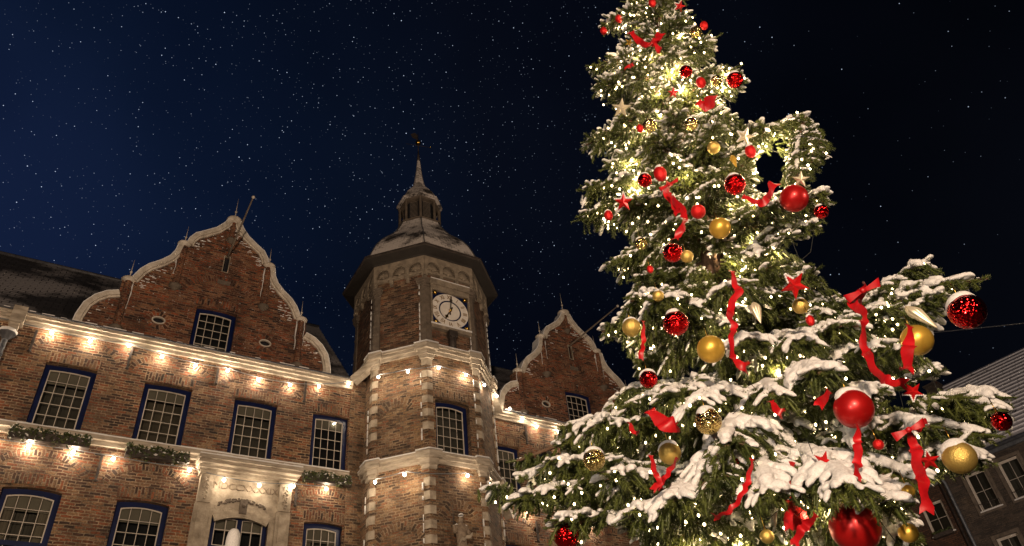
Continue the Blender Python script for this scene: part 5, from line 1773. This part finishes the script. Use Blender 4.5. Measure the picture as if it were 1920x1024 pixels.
# ------------------------------------------------------------------ boughs
# tip (survey px), distance of the tip in front of the trunk plane, rise of the root above the tip, options
HERO = [
    (1098, 272, .25, .30, .8), (1092, 408, .35, .45, .9), (1090, 360, .7, .40, .8), (1134, 497, .3, .35, 1.0), (1128, 622, .5, .55, .9), (1150, 752, .6, .5, .9),
    (1052, 803, 1.0, .55, 1.0), (1110, 800, 1.5, .6, .9), (966, 866, 1.1, .55, .9), (1030, 868, 1.6, .5, .9), (906, 922, 1.3, .45, .85), (975, 935, 1.7, .5, .8), (1050, 975, 1.9, .5, .8), (1150, 890, 1.9, .6, .9), (1190, 960, 2.1, .6, .9),
    (1110, 132, .2, .20, .7), (1113, 168, .4, .20, .7), (1128, 52, .1, .15, .6), (1395, 148, .4, .10, .6), (1335, 75, .3, .12, .6),
    (1440, 235, .5, .25, .9), (1512, 220, .5, .20, .7), (1548, 288, .7, .45, .8, (1490, 225)), (1535, 325, .8, .4, 1.1, (1505, 232)), (1495, 335, .9, .4, .9, (1500, 240)), (1552, 365, .6, .35, .7), (1530, 425, .6, .45, .9), (1480, 440, 1.0, .45, 1.0),
    (1522, 512, .9, .40, 1.0), (1440, 500, 1.2, .35, .9), (1610, 560, .6, .35, .9), (1740, 497, .7, .35, 1.0, (1560, 640)), (1852, 522, .9, .30, .75, (1600, 610)), (1760, 560, 1.0, .5, 1.0), (1762, 697, 1.2, .65, .9), (1700, 650, 1.5, .5, 1.0),
    (1884, 772, 1.5, .50, .95), (1868, 745, 1.4, .35, .8), (1800, 745, 1.7, .35, .9), (1845, 815, 1.7, .55, .8), (1845, 862, 1.8, .65, .9), (1745, 800, 1.9, .4, 1.0), (1720, 905, 2.1, .7, .9), (1735, 1000, 2.0, .6, .9),
    (1225, 565, 1.5, .45, 1.0), (1250, 740, 1.8, .45, .9), (1362, 838, 2.45, .60, .95), (1445, 925, 2.55, .60, .9), (1540, 700, 2.2, .40, .8), (1640, 735, 2.1, .5, .7),
    (1590, 910, 2.7, .5, 1.0), (1660, 940, 2.4, .55, .9), (1300, 760, 2.0, .5, 1.0), (1450, 740, 2.0, .45, 1.0), (1290, 540, 1.3, .4, .9), (1360, 540, 1.4, .4, .9), (1255, 300, .9, .35, .7), (1340, 240, .9, .3, .7),
    (1200, 560, 1.0, .35, .9), (1340, 900, 2.4, .5, 1.0), (1260, 940, 2.3, .5, 1.0), (1400, 640, 1.7, .5, .9), (1500, 640, 1.6, .5, 1.0), (1580, 610, 1.5, .4, 1.0),
]
for bx, by, br in ((1310, 488, 17), (1335, 500, 17), (1322, 470, 14), (1350, 485, 14)):
    ORN.append((bx, by, br, 8.35))
for i, (px, py, d, rise, wd, *rt) in enumerate(HERO):
    tip = unp(px, py, d)
    z = tip[2]
    ln = math.hypot((tip - T0) @ TR - lean(z), d)
    side = d < 1.35 or px < 1230
    zr = z + ((-.06 if i % 2 else .02) * ln if side and not rt else rise * ln * .55)
    root = tp(lean(zr), .05, zr)
    if rt: root = unp(rt[0][0], rt[0][1], d * .6)
    bough(root, tip, (.07 + .05 * (i % 3)) if side else .16 + .05 * (i % 3), 100 + i, width=wd, snow=(.10 if rt and z > 6.0 else .82 if z < 6.9 else .6), dens=1.05, hero=(z < 8.6 and not (rt and z > 6.0)), sag=.7 if z < 8 else .3, thick=1.22 if (d > 2.15 or px > 1790) else 1.0)

# the rest of the crown: golden angle spiral up the trunk
NB = 145
for i in range(NB):
    t = (i + .5) / NB
    z = 2.3 + (12.55 - 2.3) * t ** .92
    ang = i * 2.39996
    R = env(z) * rng.uniform(.5, .98)
    l = R * math.cos(ang); d = R * math.sin(ang)
    back = d < -.35 * R
    if back and i % 2: continue
    fr_ = max(0.0, math.sin(ang))
    drp = (.06 - .32 * fr_) * R if z < 8 else (.05 * R if z < 11 else .3 * R)
    for _ in range(7):
        tip = tp(lean(z) + l, d, z + drp)
        q = project(tip)[:, :2]
        mid_q = project(tp(lean(z) + l * .6, d * .6, z + drp * .4))[:, :2]
        if inside(q, OUTL)[0] and inside(mid_q, OUTL)[0]: break
        l *= .85; d *= .9
    zr = z + .06 * R
    bough(tp(lean(zr), 0, zr), tip, .12, 1000 + i, width=.95, snow=.5 if z > 4.5 else .22, dens=1.0 if not back else .8, lod=1 if back else 0, sag=.45)
# leader
bough(tp(lean(12.3), 0, 12.2), tp(lean(12.9), 0, 12.95), .0, 5000, width=.5, snow=.6)
print('twigs', n_tw, 'bulb sites', len(BULB_SITES))

# ------------------------------------------------------------------ fairy lights
sites = np.array(BULB_SITES)
rel = sites - T0
front = -(rel @ TW)
lat = rel @ TR
rad = np.hypot(front, lat - np.array([lean(z) for z in sites[:, 2]]))
envv = np.array([env(z) for z in sites[:, 2]])
keep = (rad > envv * .5) & ((front > -.2) | (rng.random(len(sites)) < .25)) & (sites[:, 2] > 2.6)
sites = sites[keep]
okm = clear_mask(sites, np.random.default_rng(3), 2.0)
sites = sites[okm]
# more lights near the top, as in the square
sites = sites[np.argsort(sites[:, 2])]
wgt = np.interp(sites[:, 2], [3, 5, 6.5, 8, 9, 12], [.50, .50, .55, .65, .8, 1.0])
sites = sites[rng.random(len(sites)) < wgt]
print('bulbs', len(sites))
unit = MB(); unit.ball((0, 0, 0), .0095, 6, 5, 1.3)
BANDS = [2.6, 3.9, 4.8, 5.7, 6.7, 7.8, 8.9, 10.0, 13.2]
NMS = ['lowest boughs', 'boughs just above the lowest', 'lower middle boughs', 'middle boughs below the bare trunk', 'middle boughs about the bare trunk', 'upper middle boughs', 'upper boughs', 'top of the fir']
fairy_me = None
for b in range(8):
    S_ = sites[(sites[:, 2] >= BANDS[b]) & (sites[:, 2] < BANDS[b + 1])]
    if len(S_) < 3: continue
    root = thing('fairy_lights', tuple(tp(0, 0, (BANDS[b] + BANDS[b + 1]) / 2)), 'string of tiny warm fairy lights in the ' + NMS[b], 'fairy lights', 'strings of fairy lights in the fir')
    # thread the string through its bulbs, always to the nearest free one
    left_ = list(range(len(S_))); cur = left_.pop(0); order = [cur]
    while left_:
        dd = np.linalg.norm(S_[left_] - S_[cur], axis=1)
        j = int(np.argmin(dd)); cur = left_.pop(j); order.append(cur)
    wb = MB()
    for a, c in zip(order[:-1], order[1:]):
        A, B = S_[a], S_[c]
        dl = np.linalg.norm(A - B)
        if dl > .75: continue
        M_ = (A + B) / 2 - UP * dl * .22
        wb.tube([tuple(A + UP * .012), tuple(M_), tuple(B + UP * .012)], .0028, 3, cap=False)
    wb.build('wire', MAT['cable'], root)
    # the hundred nearest the square are parts, the rest one part
    rngd = np.linalg.norm(S_ - CAM, axis=1); od = np.argsort(rngd)
    bs_ = .95 if b < 4 else 1.2
    for j in od[:96]:
        if fairy_me is None:
            u = unit.build('fairy_bulb', MAT['fairy'], root); fairy_me = u.data
            u.data.transform(Matrix.Translation(Vector(OFF[root.name])))
        else:
            u = bpy.data.objects.new('fairy_bulb', fairy_me); COL.objects.link(u); u.parent = root
        u.scale = (bs_,) * 3
        u.location = Vector(S_[j]) - Vector(OFF[root.name])
    rest = MB()
    for j in od[96:]:
        rest.ball(tuple(S_[j]), .0095 * bs_, 6, 4, 1.3)
    if len(od) > 96:
        o = rest.build('fairy_bulbs', MAT['fairy'], root); o['kind'] = 'stuff'
    # glow of the lit bulbs
    pick = S_[rng.permutation(len(S_))[:(12, 12, 12, 12, 14, 18, 24, 34)[b]]]
    for p in pick:
        ax = tp(lean(p[2]), 0, p[2]); p = p + (ax - p) * .22
        point('bulb_glow', tuple(p), FAIRY_W * (1, 1, 1, 1, .95, .85, .72, .6)[b], root, (1, .74, .42), .03)
# ------------------------------------------------------------------ sky
w = bpy.data.worlds.new('World'); SC.world = w; w.use_nodes = True
nt = w.node_tree; nt.nodes.clear()
wo = nt.nodes.new('ShaderNodeOutputWorld')
tc = N(nt, 'ShaderNodeTexCoord')
def dotn(v, vec):
    d = N(nt, 'ShaderNodeVectorMath', operation='DOT_PRODUCT')
    L(nt, v, d.inputs[0]); d.inputs[1].default_value = vec
    return d.outputs['Value']
gen = tc.outputs['Generated']
def dirof(px, py):
    d = ray(px, py); return d / np.linalg.norm(d)
# glow of the town towards the left, nearly black to the right
blue_dir = dirof(-250, 420)
dt = dotn(gen, tuple(blue_dir))
r = ramp(nt, [(0.35, (.0016, .0022, .0042)), (0.62, (.0015, .0024, .0056)), (0.78, (.0017, .0029, .0075)), (0.88, (.0022, .0048, .0140)), (0.96, (.0034, .0080, .0260)), (1.0, (.0050, .0108, .0380))])
L(nt, dt, r.inputs[0])
sn = N(nt, 'ShaderNodeTexNoise', i_Scale=2.2, i_Detail=3.0)
L(nt, gen, sn.inputs['Vector'])
sr = ramp(nt, [(.35, (.55, .6, .65)), (.65, (1.25, 1.2, 1.15))])
L(nt, sn.outputs[0], sr.inputs[0])
sky = mixc(nt, 1.0, r.outputs[0], sr.outputs[0], 'MULTIPLY')
def starfield(scale, size, amp, lo, hi, seed):
    mp = N(nt, 'ShaderNodeMapping'); mp.inputs['Rotation'].default_value = seed
    L(nt, gen, mp.inputs[0])
    vo = N(nt, 'ShaderNodeTexVoronoi', i_Scale=scale)
    L(nt, mp.outputs[0], vo.inputs['Vector'])
    rr_ = ramp(nt, [(size * .35, (1, 1, 1)), (size, (0, 0, 0))])
    L(nt, vo.outputs['Distance'], rr_.inputs[0])
    sp = N(nt, 'ShaderNodeSeparateColor'); L(nt, vo.outputs['Color'], sp.inputs[0])
    rb = ramp(nt, [(.35, (0, 0, 0)), (.75, (.12, .12, .12)), (.9, (.4, .4, .4)), (1, (1, 1, 1))])
    L(nt, sp.outputs[0], rb.inputs[0])
    m1 = N(nt, 'ShaderNodeMath', operation='MULTIPLY'); L(nt, rr_.outputs[0], m1.inputs[0]); L(nt, rb.outputs[0], m1.inputs[1])
    # denser to the left
    mr = N(nt, 'ShaderNodeMapRange'); mr.inputs[1].default_value = lo; mr.inputs[2].default_value = hi
    L(nt, dt, mr.inputs[0])
    m2 = N(nt, 'ShaderNodeMath', operation='MULTIPLY'); L(nt, m1.outputs[0], m2.inputs[0]); L(nt, mr.outputs[0], m2.inputs[1])
    m3 = N(nt, 'ShaderNodeMath', operation='MULTIPLY'); L(nt, m2.outputs[0], m3.inputs[0]); m3.inputs[1].default_value = amp
    return m3.outputs[0]
s1 = starfield(250, .135, 1.35, .50, .80, (.3, .2, .9))
s2 = starfield(120, .08, 1.4, .1, .3, (1.3, .7, .1))
ad = N(nt, 'ShaderNodeMath', operation='ADD'); L(nt, s1, ad.inputs[0]); L(nt, s2, ad.inputs[1])
st = mixc(nt, 1.0, (.62, .74, 1.0), (1, 1, 1), 'MULTIPLY')
vm = N(nt, 'ShaderNodeVectorMath', operation='SCALE'); vm.inputs[0].default_value = (.66, .78, 1.0); L(nt, ad.outputs[0], vm.inputs['Scale'])
va = N(nt, 'ShaderNodeVectorMath', operation='ADD'); L(nt, sky, va.inputs[0]); L(nt, vm.outputs[0], va.inputs[1])
bg = N(nt, 'ShaderNodeBackground', i_Strength=1.0)
L(nt, va.outputs[0], bg.inputs[0])
sk = nt.nodes.new('ShaderNodeTexSky'); sk.sky_type = 'NISHITA'; sk.sun_disc = False; sk.sun_elevation = math.radians(-8); sk.sun_rotation = math.radians(200)
b2 = N(nt, 'ShaderNodeBackground', i_Strength=0.02); L(nt, sk.outputs[0], b2.inputs[0])
as_ = nt.nodes.new('ShaderNodeAddShader'); L(nt, bg.outputs[0], as_.inputs[0]); L(nt, b2.outputs[0], as_.inputs[1])
L(nt, as_.outputs[0], wo.inputs[0])
try:
    w.cycles.sampling_method = 'NONE'
except Exception: pass

# ------------------------------------------------------------------ render settings
SC.view_settings.view_transform = 'Standard'; SC.view_settings.look = 'None'; SC.view_settings.exposure = 0
SC.render.engine = 'CYCLES'
SC.cycles.use_denoising = True
SC.cycles.max_bounces = 5; SC.cycles.diffuse_bounces = 2; SC.cycles.glossy_bounces = 3; SC.cycles.transmission_bounces = 3; SC.cycles.transparent_max_bounces = 8
SC.cycles.sample_clamp_indirect = 3.0
SC.render.resolution_x = 1024; SC.render.resolution_y = 546
